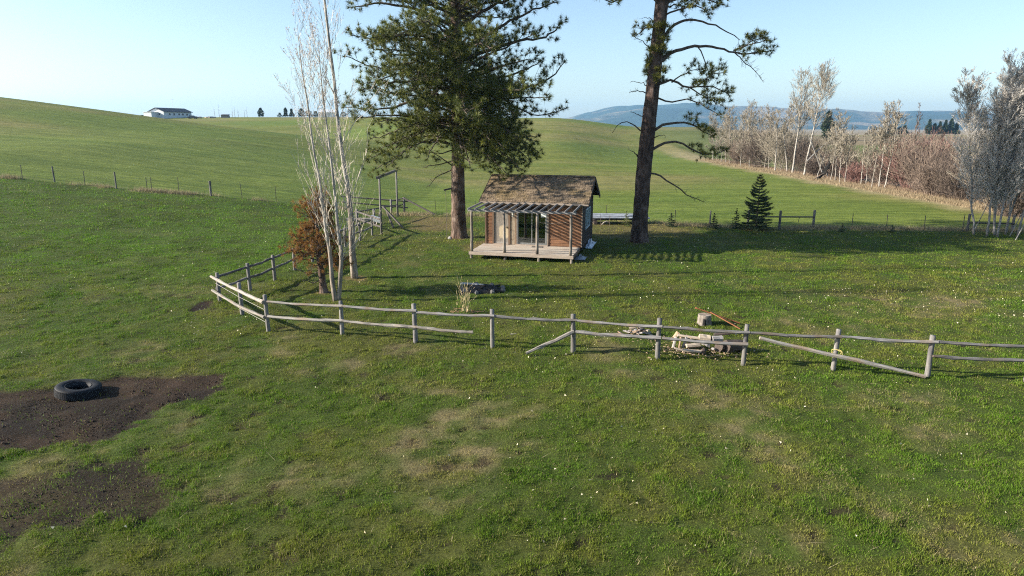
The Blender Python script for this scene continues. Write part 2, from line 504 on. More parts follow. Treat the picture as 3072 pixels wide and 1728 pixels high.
col = mix(nt, col, ramp(nt, f2, [(.35, (.5, .5, .5)), (.65, (1.4, 1.4, 1.4))]), .8, 'MULTIPLY')
nt.links.new(col, b.inputs["Base Color"]); bump(nt, b, f2, 1.0, 18)
tag(link("hills", hme, hm), kind="structure")
# ------------------------------------------------------------------ cabin
cab = thing("cabin", "small brown cedar cabin with shake roof, porch and slatted pergola under the pines", "cabin", (1.195, 37.687, 0), R(-14))
W2, DP, ZD, ZE, ZR = 2.84, 4.6, .40, 2.86, 4.18     # half width, depth, deck top, eave, ridge
# shell: side and back walls, floor, front pieces round the openings
def part(name, m, fn, parent=cab, smooth=False, label=None):
    mb = MB(); fn(mb); o = mb.build(name, m, parent, smooth=smooth)
    if label: o["label"] = label
    return o
part("floor_slab", M['black'], lambda b: b.box((0, DP / 2, .30), (2 * W2 - .02, DP - .02, .16)))
part("wall", M['shade_toned_siding'], lambda b: b.box((0, DP - .05, 1.63), (2 * W2, .10, 2.5)))
part("wall", M['shade_toned_siding'], lambda b: b.box((-W2 + .05, DP / 2, 1.63), (.10, DP - .22, 2.5)))
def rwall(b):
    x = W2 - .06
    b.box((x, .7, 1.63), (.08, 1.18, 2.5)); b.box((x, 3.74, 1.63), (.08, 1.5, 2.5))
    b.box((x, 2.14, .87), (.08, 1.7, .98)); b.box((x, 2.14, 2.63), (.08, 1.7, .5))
part("wall", M['shade_toned_siding'], rwall)
def gable(b):
    if 1:
        x0, x1 = sx_ * (W2 - .10), sx_ * (W2 - .02)
        v = [(x0, 0, ZE), (x0, DP, ZE), (x0, DP / 2, ZR - .12), (x1, 0, ZE), (x1, DP, ZE), (x1, DP / 2, ZR - .12)]
        b.add(v, [[0, 1, 2], [3, 5, 4]], [[0, 3, 4, 1], [1, 4, 5, 2], [2, 5, 3, 0]])
for sx_ in (-1, 1): part("gable_wall", M['shade_toned_siding'], gable)
def front(b):
    y = .06
    for x0, x1, z0, z1 in ((-2.84, -2.34, .38, 2.86), (-1.42, -.98, .38, 2.86), (.86, 2.84, .38, 2.86), (-2.34, -1.42, 2.42, 2.86), (-.98, .86, 2.44, 2.86)):
        b.box(((x0 + x1) / 2, y, (z0 + z1) / 2), (x1 - x0, .08, z1 - z0))
part("wall", M['shade_toned_siding'], front)
part("interior_partition", M['black'], lambda b: b.box((0, 2.6, 1.6), (5.4, .05, 2.4)))  # floor and partition coloured black so the room looks unlit through the glass

# lap siding, one object per board
def board_mesh(L, seed):
    h, t = .215, .026
    # cross-section in y (out) / z : bottom edge proud
    sec = [(0, 0), (-t, 0), (-.006, h), (0, h)]
    n = max(2, int(L / .6)); xs = np.linspace(-L / 2, L / 2, n + 1)
    r = np.random.default_rng(seed); wob = r.normal(0, .0025, n + 1)
    v = [(x, y - w, z + w) for x, w in zip(xs, wob) for y, z in sec]
    f = []
    for i in range(n):
        for k in range(4):
            f.append([4 * i + k, 4 * i + (k + 1) % 4, 4 * i + 4 + (k + 1) % 4, 4 * i + 4 + k])
    f += [[3, 2, 1, 0], [4 * n, 4 * n + 1, 4 * n + 2, 4 * n + 3]]
    return mesh_from("siding_board", v, [np.array(f)])
rb = random.Random(3)
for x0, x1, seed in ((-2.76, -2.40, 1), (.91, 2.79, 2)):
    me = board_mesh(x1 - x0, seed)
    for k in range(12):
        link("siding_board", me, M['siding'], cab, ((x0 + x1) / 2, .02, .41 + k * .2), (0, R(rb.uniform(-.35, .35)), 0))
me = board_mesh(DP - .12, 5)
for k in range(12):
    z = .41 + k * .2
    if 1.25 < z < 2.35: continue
    link("siding_board", me, M['shade_toned_siding'], cab, (W2 - .02, DP / 2, z), (0, 0, R(90)))
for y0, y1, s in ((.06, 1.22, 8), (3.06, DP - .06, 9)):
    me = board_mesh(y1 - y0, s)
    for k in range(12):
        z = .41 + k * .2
        if 1.25 < z < 2.35: link("siding_board", me, M['shade_toned_siding'], cab, (W2 - .02, (y0 + y1) / 2, z), (0, 0, R(90)))
# trim uprights
for x, w, z0, z1, m in ((-2.80, .08, .40, 2.84, 'trim'), (-2.355, .09, .40, 2.84, 'trim'), (-1.385, .11, .40, 2.84, 'trim'), (-.99, .08, .40, 2.84, 'trim'), (.875, .07, .42, 2.84, 'pale_trim'), (2.815, .05, .40, 2.84, 'pale_trim')):
    part("trim_board", M[m], lambda b: b.box((x, -.012, (z0 + z1) / 2), (w, .06, z1 - z0)))
part("trim_panel", wood('worn_panel', (.20, .15, .10), (.40, .33, .24), (.12, .08, .05), (10, 10, .8), 1.6), lambda b: b.box((-1.185, .005, 1.62), (.29, .03, 2.42)))
part("side_trim", M['shade_toned_siding'], lambda b: b.box((W2 + .012, .04, 1.62), (.03, .09, 2.46)))
# thermometer plate on the worn panel
part("thermometer", simple('white_plate', (.75, .72, .62), .5, .08), lambda b: b.box((-1.20, -.022, 2.22), (.075, .012, .40)))

# old door with peeling paint
md, nt, b = new_mat("peeling_door")
tc = N(nt, "ShaderNodeTexCoord"); sep = N(nt, "ShaderNodeSeparateXYZ"); nt.links.new(tc.outputs["Object"], sep.inputs[0])
f = noise(nt, tc.outputs["Object"], 7, 6, .65); g = noise(nt, tc.outputs["Object"], 4, 4, .6, (8, 8, .7))
base = ramp(nt, g, [(.3, (.13, .11, .095)), (.7, (.27, .24, .20))])
hh = math_n(nt, 'ADD', sep.outputs["Z"], math_n(nt, 'MULTIPLY', f, .55))
low = ramp(nt, hh, [(.30, (1, 1, 1)), (.42, (0, 0, 0))])
mid = ramp(nt, math_n(nt, 'MULTIPLY', hh, .5), [(.28, (0, 0, 0)), (.34, (1, 1, 1)), (.60, (1, 1, 1)), (.66, (0, 0, 0))])
xx = ramp(nt, math_n(nt, 'ADD', math_n(nt, 'MULTIPLY', f, .3), sep.outputs["X"]), [(.0, (0, 0, 0)), (.06, (1, 1, 1))])
c = mix(nt, base, (.44, .36, .245), mix(nt, (0, 0, 0), mid, xx))
c = mix(nt, c, (.36, .335, .30), mix(nt, (0, 0, 0), low, .6))
nt.links.new(c, b.inputs["Base Color"]); bump(nt, b, f, .3, .02)
dr = MB().box((0, 0, .97), (.86, .045, 1.94)).build("door", md, cab, (-1.875, .03, .45))
MB().box((.34, -.045, .95), (.05, .05, .10)).box((.31, -.075, .96), (.12, .02, .025)).build("handle", simple('dull_brass', (.22, .17, .09), .45, .1, metal=.8), dr)
part("door_header", M['trim'], lambda b: b.box((-1.875, -.004, 2.45), (.94, .05, .12)))
part("door_sill", M['pale_trim'], lambda b: b.box((-1.875, -.03, .425), (.90, .14, .05)))

# sliding glass door
mg, nt, b = new_mat("dark_glass")
nt.nodes.remove(b)
tr = N(nt, "ShaderNodeBsdfTransparent"); tr.inputs[0].default_value = (.20, .27, .26, 1)  # tint deepened to hide sunlight inside, the room's darkness is in the colour
gl = N(nt, "ShaderNodeBsdfGlossy"); gl.inputs["Roughness"].default_value = .03; gl.inputs[0].default_value = (.85, .95, .95, 1)
fr = N(nt, "ShaderNodeFresnel"); fr.inputs[0].default_value = 1.55
fa2 = math_n(nt, 'ADD', math_n(nt, 'MULTIPLY', fr.outputs[0], 1.0), .10)
mx = N(nt, "ShaderNodeMixShader"); nt.links.new(fa2, mx.inputs[0]); nt.links.new(tr.outputs[0], mx.inputs[1]); nt.links.new(gl.outputs[0], mx.inputs[2])
nt.links.new(mx.outputs[0], nt.nodes["Material Output"].inputs[0])
alu = simple('dull_aluminium', (.22, .22, .21), .45, .15, metal=.4)
sl = MB()
for x in (-.92, .80): sl.box((x, 0, 1.42), (.06, .09, 2.02))
sl.box((-.06, 0, .44), (1.66, .10, .06)).box((-.06, 0, 2.40), (1.66, .09, .06))
slo = sl.build("sliding_door", alu, cab)
for x0, x1, y in ((-.89, -.01, .018), (-.08, .77, -.014)):
    sb = MB()
    for x in (x0 + .025, x1 - .025): sb.box((x, y, 1.42), (.05, .028, 1.90))
    for z in (.51, 2.33): sb.box(((x0 + x1) / 2, y, z), (x1 - x0 - .10, .026, .08))
    sb.build("sash", alu, slo)
    MB().box(((x0 + x1) / 2, y, 1.42), (x1 - x0 - .10, .008, 1.74)).build("pane", mg, slo)
MB().box((-.045, -.045, 1.40), (.02, .035, .20)).build("pull_handle", simple('pull', (.05, .05, .05), .5), slo)
part("door_step", M['pale_trim'], lambda b: b.box((-.06, -.05, .425), (1.9, .14, .05)))
part("notice_paper", simple('paper_notice', (.60, .64, .62), .8, .05), lambda b: b.box((.62, -.036, 2.20), (.30, .006, .30)))
part("hanging_cable", simple('cable', (.30, .27, .22), .7), lambda b: b.tube([(.22, -.05, 1.80), (.6, -.07, 1.73), (1.1, -.07, 1.72), (1.6, -.07, 1.77), (1.98, -.06, 1.80)], .010, 5))
part("doormat", simple('doormat', (.10, .09, .08), .95, .3, 30), lambda b: b.box((.35, -.42, ZD + .012), (.62, .36, .022)))

# side window
wf = MB()
for y in (1.27, 2.14, 3.01): wf.box((W2 + .014, y, 1.84), (.06, .07, 1.16))
for z in (1.29, 2.39): wf.box((W2 + .013, 2.14, z), (.055, 1.80, .08))
wo = wf.build("window", simple('pale_blue_frame', (.38, .46, .50), .6, .1), cab)
for y in (1.705, 2.575): MB().box((W2 - .02, y, 1.84), (.01, .80, 1.03)).build("pane", mg, wo)

# roof
ys, ye = -.36, DP / 2
slope = math.atan2(ZR - (ZE + .06), ye - ys); SL = math.hypot(ye - ys, ZR - ZE - .06)
X0, X1 = -W2 - .22, W2 + .36
def roofdeck(b):
    for sgn in (1, -1):
        c = np.array([(X0 + X1) / 2, 0, 0])
        rot = np.array([[1, 0, 0], [0, math.cos(slope), -math.sin(slope) * sgn], [0, math.sin(slope) * sgn, math.cos(slope)]])
        ym = (ys + ye) / 2 if sgn == 1 else DP - (ys + ye) / 2
        b.box((c[0], ym, (ZE + .06 + ZR) / 2 - .03), (X1 - X0, SL - .02, .05), rot)
roof = part("roof", M['shade_toned_siding'], roofdeck)
ms, nt, b = new_mat("mossy_cedar_shakes")
tc = N(nt, "ShaderNodeTexCoord"); oi = N(nt, "ShaderNodeObjectInfo"); ge = N(nt, "ShaderNodeNewGeometry")
ad = N(nt, "ShaderNodeVectorMath", operation='ADD'); nt.links.new(tc.outputs["Object"], ad.inputs[0]); nt.links.new(oi.outputs["Location"], ad.inputs[1])
rnd_ = math_n(nt, 'FRACT', math_n(nt, 'ADD', oi.outputs["Random"], ge.outputs["Random Per Island"]))
f = noise(nt, ad.outputs[0], 3.0, 5, .65, (9, 1.2, 9)); mo = noise(nt, ge.outputs["Position"], 1.1, 4, .6)
c = ramp(nt, f, [(.3, (.095, .070, .048)), (.7, (.255, .192, .128))])
c = mix(nt, c, (.20, .142, .055), ramp(nt, mo, [(.48, (0, 0, 0)), (.70, (.6, .6, .6))]))
hs = N(nt, "ShaderNodeHueSaturation"); nt.links.new(c, hs.inputs["Color"])
vv = math_n(nt, 'MULTIPLY_ADD', rnd_, .7); vv.node.inputs[2].default_value = .6; nt.links.new(vv, hs.inputs["Value"])
nt.links.new(hs.outputs[0], b.inputs["Base Color"]); bump(nt, b, f, .7, .02)
def shake(w, L=.34, t=.026):
    v = [(-w / 2, 0, 0), (w / 2, 0, 0), (w / 2, L, 0), (-w / 2, L, 0), (-w / 2, .004, t), (w / 2, -.004, t), (w / 2, L, .006), (-w / 2, L, .006)]
    return np.array(v), np.array([[3, 2, 1, 0], [4, 5, 6, 7], [0, 1, 5, 4], [1, 2, 6, 5], [2, 3, 7, 6], [3, 0, 4, 7]])
widths = [.11, .13, .15, .17, .20]
smesh = []
for w in widths:
    v, f_ = shake(w - .012); me = mesh_from("shingle", v, [f_]); me.materials.append(ms); smesh.append(me)
rs = random.Random(5); rest = MB(); nsh = 0
expo = .185; rows = int(SL / expo) + 1
cs, sn = math.cos(slope), math.sin(slope)
for side in (0, 1):
    for r_ in range(rows):
        x = X0 - .02 + rs.uniform(0, .05)
        while x < X1 - .06:
            k = rs.randrange(5) if X1 - x > .2 else 0; w = widths[k]
            d = r_ * expo - .04 + rs.uniform(-.022, .022); tilt = slope + R(3.0) * -1 + R(rs.uniform(-1.2, 1.2)) + R(2.2)
            lift = .012 + rs.uniform(0, .012); yaw = rs.uniform(-.03, .03)
            py, pz = ys + d * cs - lift * sn, ZE + .06 + d * sn + lift * cs
            if d + .30 > SL: tilt = slope - R(1)
            if side == 0 and nsh < 300:
                link("shingle", smesh[k], ms, roof, (x + w / 2, py, pz), (tilt, rs.uniform(-.02, .02), yaw)); nsh += 1
            else:
                v, f_ = shake(w - .012)
                if d + .34 > SL: v[:, 1] *= max(.25, (SL - d) / .34)
                Rm = np.array(Matrix.Rotation(tilt, 3, 'X') @ Matrix.Rotation(yaw, 3, 'Z'))
                v = v @ Rm.T + [x + w / 2, py, pz]
                if side: v[:, 1] = DP - v[:, 1]; f_ = f_[:, ::-1]
                rest.add(v, f_)
            x += w
tag(rest.build("shingle_field", ms, roof), kind="stuff")
rc = MB(); x = X0
while x < X1 - .1:
    L = rs.uniform(.16, .26)
    for sg in (-1, 1):
        rc.bar((x, DP / 2 + sg * .075, ZR + .035 + rs.uniform(0, .015)), (x + L, DP / 2 + sg * .075, ZR + .05), .17, .02, sg * slope)
    x += L * .92
rc.build("ridge_cap", ms, roof)
part("fascia_board", M['pale_trim'], lambda b: b.box(((X0 + X1) / 2, ys - .012, ZE + .005), (X1 - X0, .03, .15)), roof)
for sx in (X0 - .016, X1 + .016):
    def barge(b):
        for a0, a1 in (((sx, ys, ZE), (sx, ye, ZR - .05)), ((sx, DP - ys, ZE), (sx, ye, ZR - .05))): b.bar(np.array(a0) - [0, 0, .05], np.array(a1) - [0, 0, .03], .035, .24)
    part("barge_board", M['shade_toned_siding'], barge, roof)

# porch deck
dx0, dx1, dy0 = -2.96, 2.72, -2.64
nb = 14; bw = -dy0 / nb
bm = MB().box((0, 0, 0), (dx1 - dx0, bw - .012, .036))
dme = None
for k in range(nb):
    if dme is None:
        o = bm.build("deck_board", M['deck'], cab); dme = o.data
    else:
        o = link("deck_board", dme, M['deck'], cab)
    o.location = ((dx0 + dx1) / 2, dy0 + (k + .5) * bw + .004, ZD - .02 + rb.uniform(-.004, .004)); o.rotation_euler = (0, 0, R(rb.uniform(-.08, .08)))
part("deck_rim", M['pale_trim'], lambda b: b.box(((dx0 + dx1) / 2, dy0 - .022, ZD - .085), (dx1 - dx0 + .1, .04, .165)))
for x in (dx0 - .018, dx1 + .022): part("deck_rim", M['trim'], lambda b: b.box((x, dy0 / 2 - .01, ZD - .09), (.036, -dy0 - .06, .15)))
for x in (-2.0, -1.0, 0, 1.0, 2.0): part("joist", M['trim'], lambda b: b.box((x, dy0 / 2, ZD - .12), (.05, -dy0 - .05, .15)))
for x, y in ((-2.9, -2.56), (-1.0, -2.5), (.9, -2.60), (2.66, -2.60), (2.6, -.4), (-2.8, -.3)):
    part("deck_support", M['logpost'], lambda b: b.tube([(x, y, -.15), (x, y, ZD - .16)], .075, 8))
rp = np.random.default_rng(4)
for x in (-2.86, -1.02, .78, 2.60):
    zz = np.linspace(ZD - .01, 2.60, 8)
    pts = np.stack([x + np.cumsum(rp.normal(0, .006, 8)), -2.55 + np.cumsum(rp.normal(0, .005, 8)), zz], 1)
    part("porch_post", M['logpost'], lambda b: b.tube(pts, np.linspace(.085, .068, 8) * (1 + rp.normal(0, .05, 8)), 10), smooth=True)
part("pergola_beam", M['rafter'], lambda b: b.bar((-3.06, -2.55, 2.65), (2.86, -2.55, 2.65), .09, .12))
part("ledger_board", M['trim'], lambda b: b.box((0, -.055, 2.72), (5.6, .04, .14)))
for k in range(14):
    x = -2.98 + k * .442 + rb.uniform(-.03, .03)
    part("rafter", M['rafter'], lambda b: b.bar((x, -2.88, 2.735 + rb.uniform(-.01, .01)), (x + rb.uniform(-.02, .02), -.08, 2.83), .045, .10))

# ------------------------------------------------------------------ split rail fence
PN = [(14.61, 17.70), (12.02, 18.06), (9.52, 18.55), (6.99, 18.95), (4.52, 19.54), (1.97, 20.27), (-.64, 20.66), (-3.24, 21.28), (-5.88, 21.98), (-8.62, 22.47), (-10.25, 24.29), (-11.91, 26.17), (-11.41, 28.09), (-11.03, 30.10), (-10.75, 32.15), (-10.5, 34.3), (-10.2, 36.6), (-9.9, 38.9), (-9.55, 41.3), (-9.25, 43.5)]
HT = [1.27, 1.25, 1.27, 1.30, 1.31, 1.25, 1.29, 1.30, 1.22, 1.31, 1.29, 1.20, 1.20, 1.18, 1.12, 1.15, 1.15, 1.15, 1.15, 1.2]
fence = thing("split_rail_fence", "grey weathered split rail fence bending round the front of the lawn", "fence", gp(-.64, 20.66))
FO = np.array(fence.location)
rf = np.random.default_rng(12)
def fpt(x, y, h): return np.array([x, y, gz(x, y) + h]) - FO
for i, ((x, y), h) in enumerate(zip(PN, HT)):
    zz = np.array([-.3, 0, .25, .5, .75, 1.0]) * h; zz[0] = -.25
    r0 = rf.uniform(.068, .082)
    lean = rf.normal(0, .018, 2)
    if i == 2: lean = np.array([.03, .01])
    pts = np.array([fpt(x, y, q) + [lean[0] * q, lean[1] * q, 0] for q in zz])
    part("post", M['post'], lambda b: b.tube(pts, r0 * np.linspace(1.04, .95, 6) * (1 + rf.normal(0, .03, 6)), 9, wob=.02, rng=rf), fence, True)
def rail(p0, p1, r=.062, m='grey_rail', taper=.85, sag=.03, side=None, name="rail", lab=None):
    """a split rail: uneven cross-section, slight bow; local X runs along it"""
    p0 = np.asarray(p0, float); p1 = np.asarray(p1, float); n = 11
    d = p1 - p0; L = np.linalg.norm(d)
    t = np.linspace(0, 1, n)
    xs = t * L
    yy = np.cumsum(rf.normal(0, .006, n)); yy -= yy[0] + (yy[-1] - yy[0]) * t
    zz = np.cumsum(rf.normal(0, .006, n)); zz -= zz[0] + (zz[-1] - zz[0]) * t
    zz -= sag * np.sin(np.pi * t)
    mb = MB(); mb.tube(np.stack([xs, yy, zz], 1), r * np.linspace(1, taper, n) * (1 + rf.normal(0, .06, n)), 6, wob=.13, rng=rf)
    o = mb.build(name, M[m], fence)
    o.location = p0; o.rotation_euler = Vector(d).to_track_quat('X', 'Z').to_euler()
    if lab: o["label"] = lab
    return o
def off(i):   # rails sit on the outer face of the posts
    return np.array([0, -.10, 0])
def P(i, h, t=0.0, j=None, dy=None):
    a = np.array(PN[i]);
    if j is not None: a = a + (np.array(PN[j]) - a) * t
    return fpt(a[0], a[1], h) + [0, -.105 if dy is None else dy, 0]
# top rails
for i in range(0, 9): rail(P(i, 1.08 + rf.normal(0, .012), -.03, i + 1), P(i + 1, 1.08 + rf.normal(0, .012), .03, i), .05, 'grey_rail' if i not in (8,) else 'pale_rail', .9)
# diagonal run to the corner, pale rails on the outside
o1 = np.array([-.08, -.07, 0])
rail(fpt(*PN[9], 1.06) + o1, fpt(-12.15, 26.35, 1.02) + o1, .058, 'pale_rail')
rail(fpt(*PN[9], .52) + o1, fpt(-12.15, 26.35, .44) + o1, .058, 'pale_rail', sag=.08)
# low rails
rail(P(0, .66, 0), P(1, .66, .0, 0), .055)
rail(P(3, .72, -.02, 4), P(4, .72, .03, 3), .055); rail(P(4, .72, -.02, 5), P(5, .70, .02, 4), .06)
rail(P(6, .52, -.24, 5), P(7, .54, .02, 6), .058, 'pale_rail', lab="low rail snapped off short with a splintered end")
rail(P(7, .54, -.02, 8), P(8, .55, .02, 7), .058, 'pale_rail'); rail(P(8, .55, -.02, 9), P(9, .56, .02, 8), .06, 'pale_rail')
rail(P(6, .50, .225, 5) + [0, -.01, .012], P(6, .55, .30, 5) + [0, -.01, .0], .018, 'pale_rail', .25, sag=0, name="splinter")
rail(P(5, .70, 0), fpt(.45, 19.9, .06), .065, 'pale_rail', .7, lab="pale rail hanging from a post with its end on the grass")
rail(fpt(7.3, 18.66, .97), fpt(11.85, 17.90, .06), .06, 'pale_rail', .95, sag=.0, lab="long pale pole slanting down across the gap")
# yellow twine tying the pole
mbt = MB(); pc = fpt(9.52, 18.40, .55)
for k in range(3):
    a = np.linspace(0, 2 * np.pi, 14); mbt.tube(np.stack([pc[0] + .11 * np.cos(a + k), pc[1] + .04 + .13 * np.sin(a), pc[2] + .10 * np.cos(a) + .02 * k], 1), .007, 5)
mbt.build("twine", simple('yellow_twine', (.55, .45, .16), .8), fence)
# dark rails of the run back to the gate
for i in range(11, 19):
    for hh in (1.03, .55):
        if i == 16 and hh < 1: continue
        rail(P(i, hh, 0, None, 0) + [-.09, 0, 0], P(i + 1, hh, 0, None, 0) + [-.09, 0, 0], .06, 'post')
# wire strands hung on the corner run
for hh in (.35, .8):
    part("wire", simple('fence_wire', (.25, .24, .23), .6, metal=.5), lambda b: b.tube([fpt(*PN[9], hh) + o1 * .9, fpt(*PN[10], hh - .03) + o1 * .9, fpt(*PN[11], hh - .02) + o1 * .9], .006, 4), fence)

# ------------------------------------------------------------------ wire fences round the yard
M['steel_post'] = simple('rusty_steel_post', (.10, .085, .075), .7, .3, 12)
M['wire'] = simple('galvanised_wire', (.14, .14, .135), .7, .1)
def wire_fence(label, posts, ends):
    t = thing("wire_fence", label, "fence", gp(*posts[0][:2]))
    o0 = np.array(t.location)
    lp = lambda x, y, h: np.array([x, y, gz(x, y) + h]) - o0
    rw = np.random.default_rng(len(posts))
    for (x, y, h, kind) in posts:
        lx, ly = rw.normal(0, .03, 2)
        if kind == 's':
            part("steel_post", M['steel_post'], lambda b: b.bar(lp(x, y, -.2), lp(x, y, h) + [lx * h, ly * h, 0], .048, .016).bar(lp(x, y - .016, -.2), lp(x, y - .016, h) + [lx * h, ly * h, 0], .016, .036), t)
        else:
            part("post", M['post'], lambda b: b.tube([lp(x, y, -.2), lp(x, y, h * .5) + [lx * .3, 0, 0], lp(x, y, h) + [lx * .6, 0, 0]], .085 if kind == 'w' else .055, 8), t)
    for hh in (.15, .42, .68, .92, 1.08):
        b = MB()
        b.tube(np.array([lp(x, y, hh * min(1.0, h)) for (x, y, h, k) in posts]), .003, 4, cap=False)
        b.build("wire", M['wire'], t)
    # woven mesh stays
    b = MB()
    for (a, c) in zip(posts[:-1], posts[1:]):
        n = max(1, int(math.hypot(a[0] - c[0], a[1] - c[1]) / .45))
        for k in range(1, n):
            q = k / n; x, y = a[0] + (c[0] - a[0]) * q, a[1] + (c[1] - a[1]) * q
            b.add(np.array([lp(x - .002, y, .15), lp(x + .002, y, .15), lp(x + .002, y, .92), lp(x - .002, y, .92)]), [[0, 1, 2, 3]])
    tag(b.build("mesh_stay", M['wire'], t), kind="stuff")
    return t
S_ = 's'
wire_fence("wire and post fence climbing the pasture on the left below the green hill", [(-44, 51.0, 1.15, S_), (-40, 51.2, 1.1, S_), (-37.49, 51.34, 1.11, S_), (-35.42, 51.88, 1.21, 'p'), (-33.17, 51.98, 1.10, S_), (-30.75, 51.94, 1.31, 'p'), (-28.74, 52.63, 1.05, S_), (-28.32, 52.48, 1.11, S_), (-26.64, 53.35, 1.23, S_), (-24.17, 53.53, 1.20, 'w'), (-21.80, 53.86, 1.34, S_), (-19.32, 54.52, 1.16, S_), (-16.69, 54.70, 1.30, S_), (-14.2, 54.2, 1.2, S_), (-11.69, 53.67, 1.2, S_)], None)
wire_fence("wire mesh fence behind the cabin between the lumber and the gate frame", [(-9.0, 55.5, 1.25, 'w'), (-6.18, 54.17, 1.26, S_), (-3.0, 53.6, 1.2, S_), (1.5, 53.0, 1.2, S_), (7.38, 51.78, 1.15, S_), (11.96, 48.53, 1.11, S_)], None)
wire_fence("wire mesh fence at the right edge of the lawn behind the spruce", [(11.98, 48.6, 1.11, S_), (14.48, 48.33, 1.11, 'p'), (17.0, 47.6, 1.25, 'w'), (18.97, 46.76, 1.30, 'w'), (21.53, 47.14, 1.30, 'w'), (24.20, 46.95, 1.08, S_), (26.48, 46.57, 1.04, S_), (28.93, 46.20, 1.03, S_), (31.10, 45.47, 1.18, S_), (31.57, 45.65, 1.20, 'w'), (34.66, 45.65, 1.15, 'w'), (38, 45.2, 1.1, S_)], None)
M['dark_rail'] = wood('dark_brace_rails', (.07, .06, .055), (.15, .13, .12), None, (1.0, 20, 20), 1.6)
def brace(label, p0, p1, h0, h1, extra=True):
    b = MB(); b.tube([np.array(gp(*p0, h0)) - np.array(gp(*p0)), np.array(gp(*p1, h1)) - np.array(gp(*p0))], .05, 7)
    o = b.build("brace_rail", M['dark_rail'], loc=gp(*p0)); return tag(o, label, "fence rail")
brace("dark brace rail between two posts beside the tall spruce", (17.05, 47.45), (21.5, 47.02), .78, .82)
brace("dark brace rail between the posts by the aspen clump", (31.55, 45.52), (34.7, 45.52), .62, .55)
tag(MB().tube([(0, 0, 0), (.08, 0, .45)], .018, 5).build("hanging_stick", M['dark_rail'], loc=gp(20.35, 46.98, .38)), "short stick hanging from the brace rail right of the spruce", "stick")

# ------------------------------------------------------------------ gate frame and corral corner
g = thing("gate_frame", "tall gate frame of two poles and a dark crossbeam behind the poplars", "gate", gp(-8.73, 44.03))
go = np.array(g.location)
A_, B_ = np.array(gp(-8.73, 44.03)) - go, np.array(gp(-9.15, 53.0)) - go
part("post", M['post'], lambda b: b.tube([A_ + [0, 0, -.3], A_ + [.0, 0, 2], A_ + [.02, 0, 3.75]], [.075, .07, .06], 8), g, True)
part("post", M['post'], lambda b: b.tube([B_ + [0, 0, -.3], B_ + [.0, 0, 2], B_ + [.02, 0, 3.55]], [.08, .075, .065], 8), g, True)
part("crossbeam", M['dark_rail'], lambda b: b.bar(A_ + [.05, -.9, 3.82], B_ + [-.05, .9, 3.63], .13, .17), g)
co_ = thing("corral_corner", "grey rail corral corner with sloping brace beside the gate frame", "fence", gp(-8.94, 55.0))
c0 = np.array(co_.location); lc = lambda x, y, h: np.array([x, y, gz(x, y) + h]) - c0
for (x, y, h) in ((-8.94, 55.0, 1.35), (-9.9, 54.4, 1.15), (-10.9, 46.6, 1.2), (-9.9, 47.5, 1.2)):
    part("post", M['post'], lambda b: b.tube([lc(x, y, -.2), lc(x, y, h)], .09, 8), co_, True)
for a, c, r in (((-14.0, 54.6, .95), (-8.6, 55.0, 1.0), .055), ((-14.0, 54.6, .5), (-8.6, 55.0, .48), .055), ((-8.94, 54.9, 1.3), (-6.3, 54.1, .05), .07),
                ((-9.0, 55.0, 1.25), (-10.0, 54.4, .98), .05), ((-9.0, 55.0, .75), (-10.0, 54.4, .45), .05), ((-10.9, 46.5, 1.05), (-8.8, 44.1, 1.0), .06), ((-10.9, 46.5, .55), (-8.8, 44.1, .5), .06), ((-11.2, 46.9, .9), (-9.2, 52.8, .95), .05)):
    part("rail", M['dark_rail'], lambda b: b.tube([lc(*a), lc(*c)], r, 7), co_)
af = thing("leaning_frame", "pair of dark timbers leaning in an A shape by the gate post", "timber", gp(-8.05, 47.3))
part("timber", M['dark_rail'], lambda b: b.bar((-1.25, .5, 1.45), (.35, -.5, .0), .11, .09), af)
part("timber", M['dark_rail'], lambda b: b.bar((-1.05, .9, 1.05), (-.35, -.55, .0), .11, .09), af)
part("timber", M['pale_rail'], lambda b: b.bar((-1.35, .45, 1.30), (-1.75, .0, .0), .08, .06), af)
tag(MB().box((0, 0, .28), (.75, .3, .34), np.array(Matrix.Rotation(.3, 3, 'Y'))).build("feed_bag", simple('white_sack', (.72, .72, .70), .8, .1), loc=gp(-9.7, 47.0, .3)), "white sack hung over the rail beside the gate frame", "sack")
tag(MB().bar((0, 0, 0), (2.6, .2, .02), .20, .12).bar((0, .35, .02), (2.5, .5, .02), .18, .10).build("plank", M['pale_rail'], loc=gp(-12.2, 48.5, .07)), "pale planks lying on the grass left of the gate frame", "plank")
# ------------------------------------------------------------------ trees
def unit(v): return v / (np.linalg.norm(v, axis=-1, keepdims=True) + 1e-12)

def needles(mb, P0, D0, rng, n=26, ln=(.14, .24), w=.012, cone=1.15, c1=(.035, .055, .012), c2=(.10, .105, .022), back=.10):
    """needle tufts: thin triangles fanning out from each twig end"""
    P0 = np.asarray(P0); D0 = unit(np.asarray(D0)); k = len(P0)
    if not k: return
    p = np.repeat(P0, n, 0); d = np.repeat(D0, n, 0)
    r = rng.normal(size=(k * n, 3)); r = unit(r)
    dirn = unit(d * rng.uniform(.15, 1.0, (k * n, 1)) + r * cone * .8)
    L = rng.uniform(*ln, (k * n, 1))
    base = p - d * rng.uniform(0, back, (k * n, 1))
    tip = base + dirn * L
    side = unit(np.cross(dirn, rng.normal(size=(k * n, 3)))) * w * .5
    v = np.stack([base + side, base - side, tip], 1).reshape(-1, 3)
    f = np.arange(len(v)).reshape(-1, 3)
    t = np.repeat(rng.random((k, 1)), n, 0) * .75 + rng.random((k * n, 1)) * .25
    col = np.array(c1) * (1 - t) + np.array(c2) * t
    mb.add(v, f, col=np.repeat(col, 3, 0))

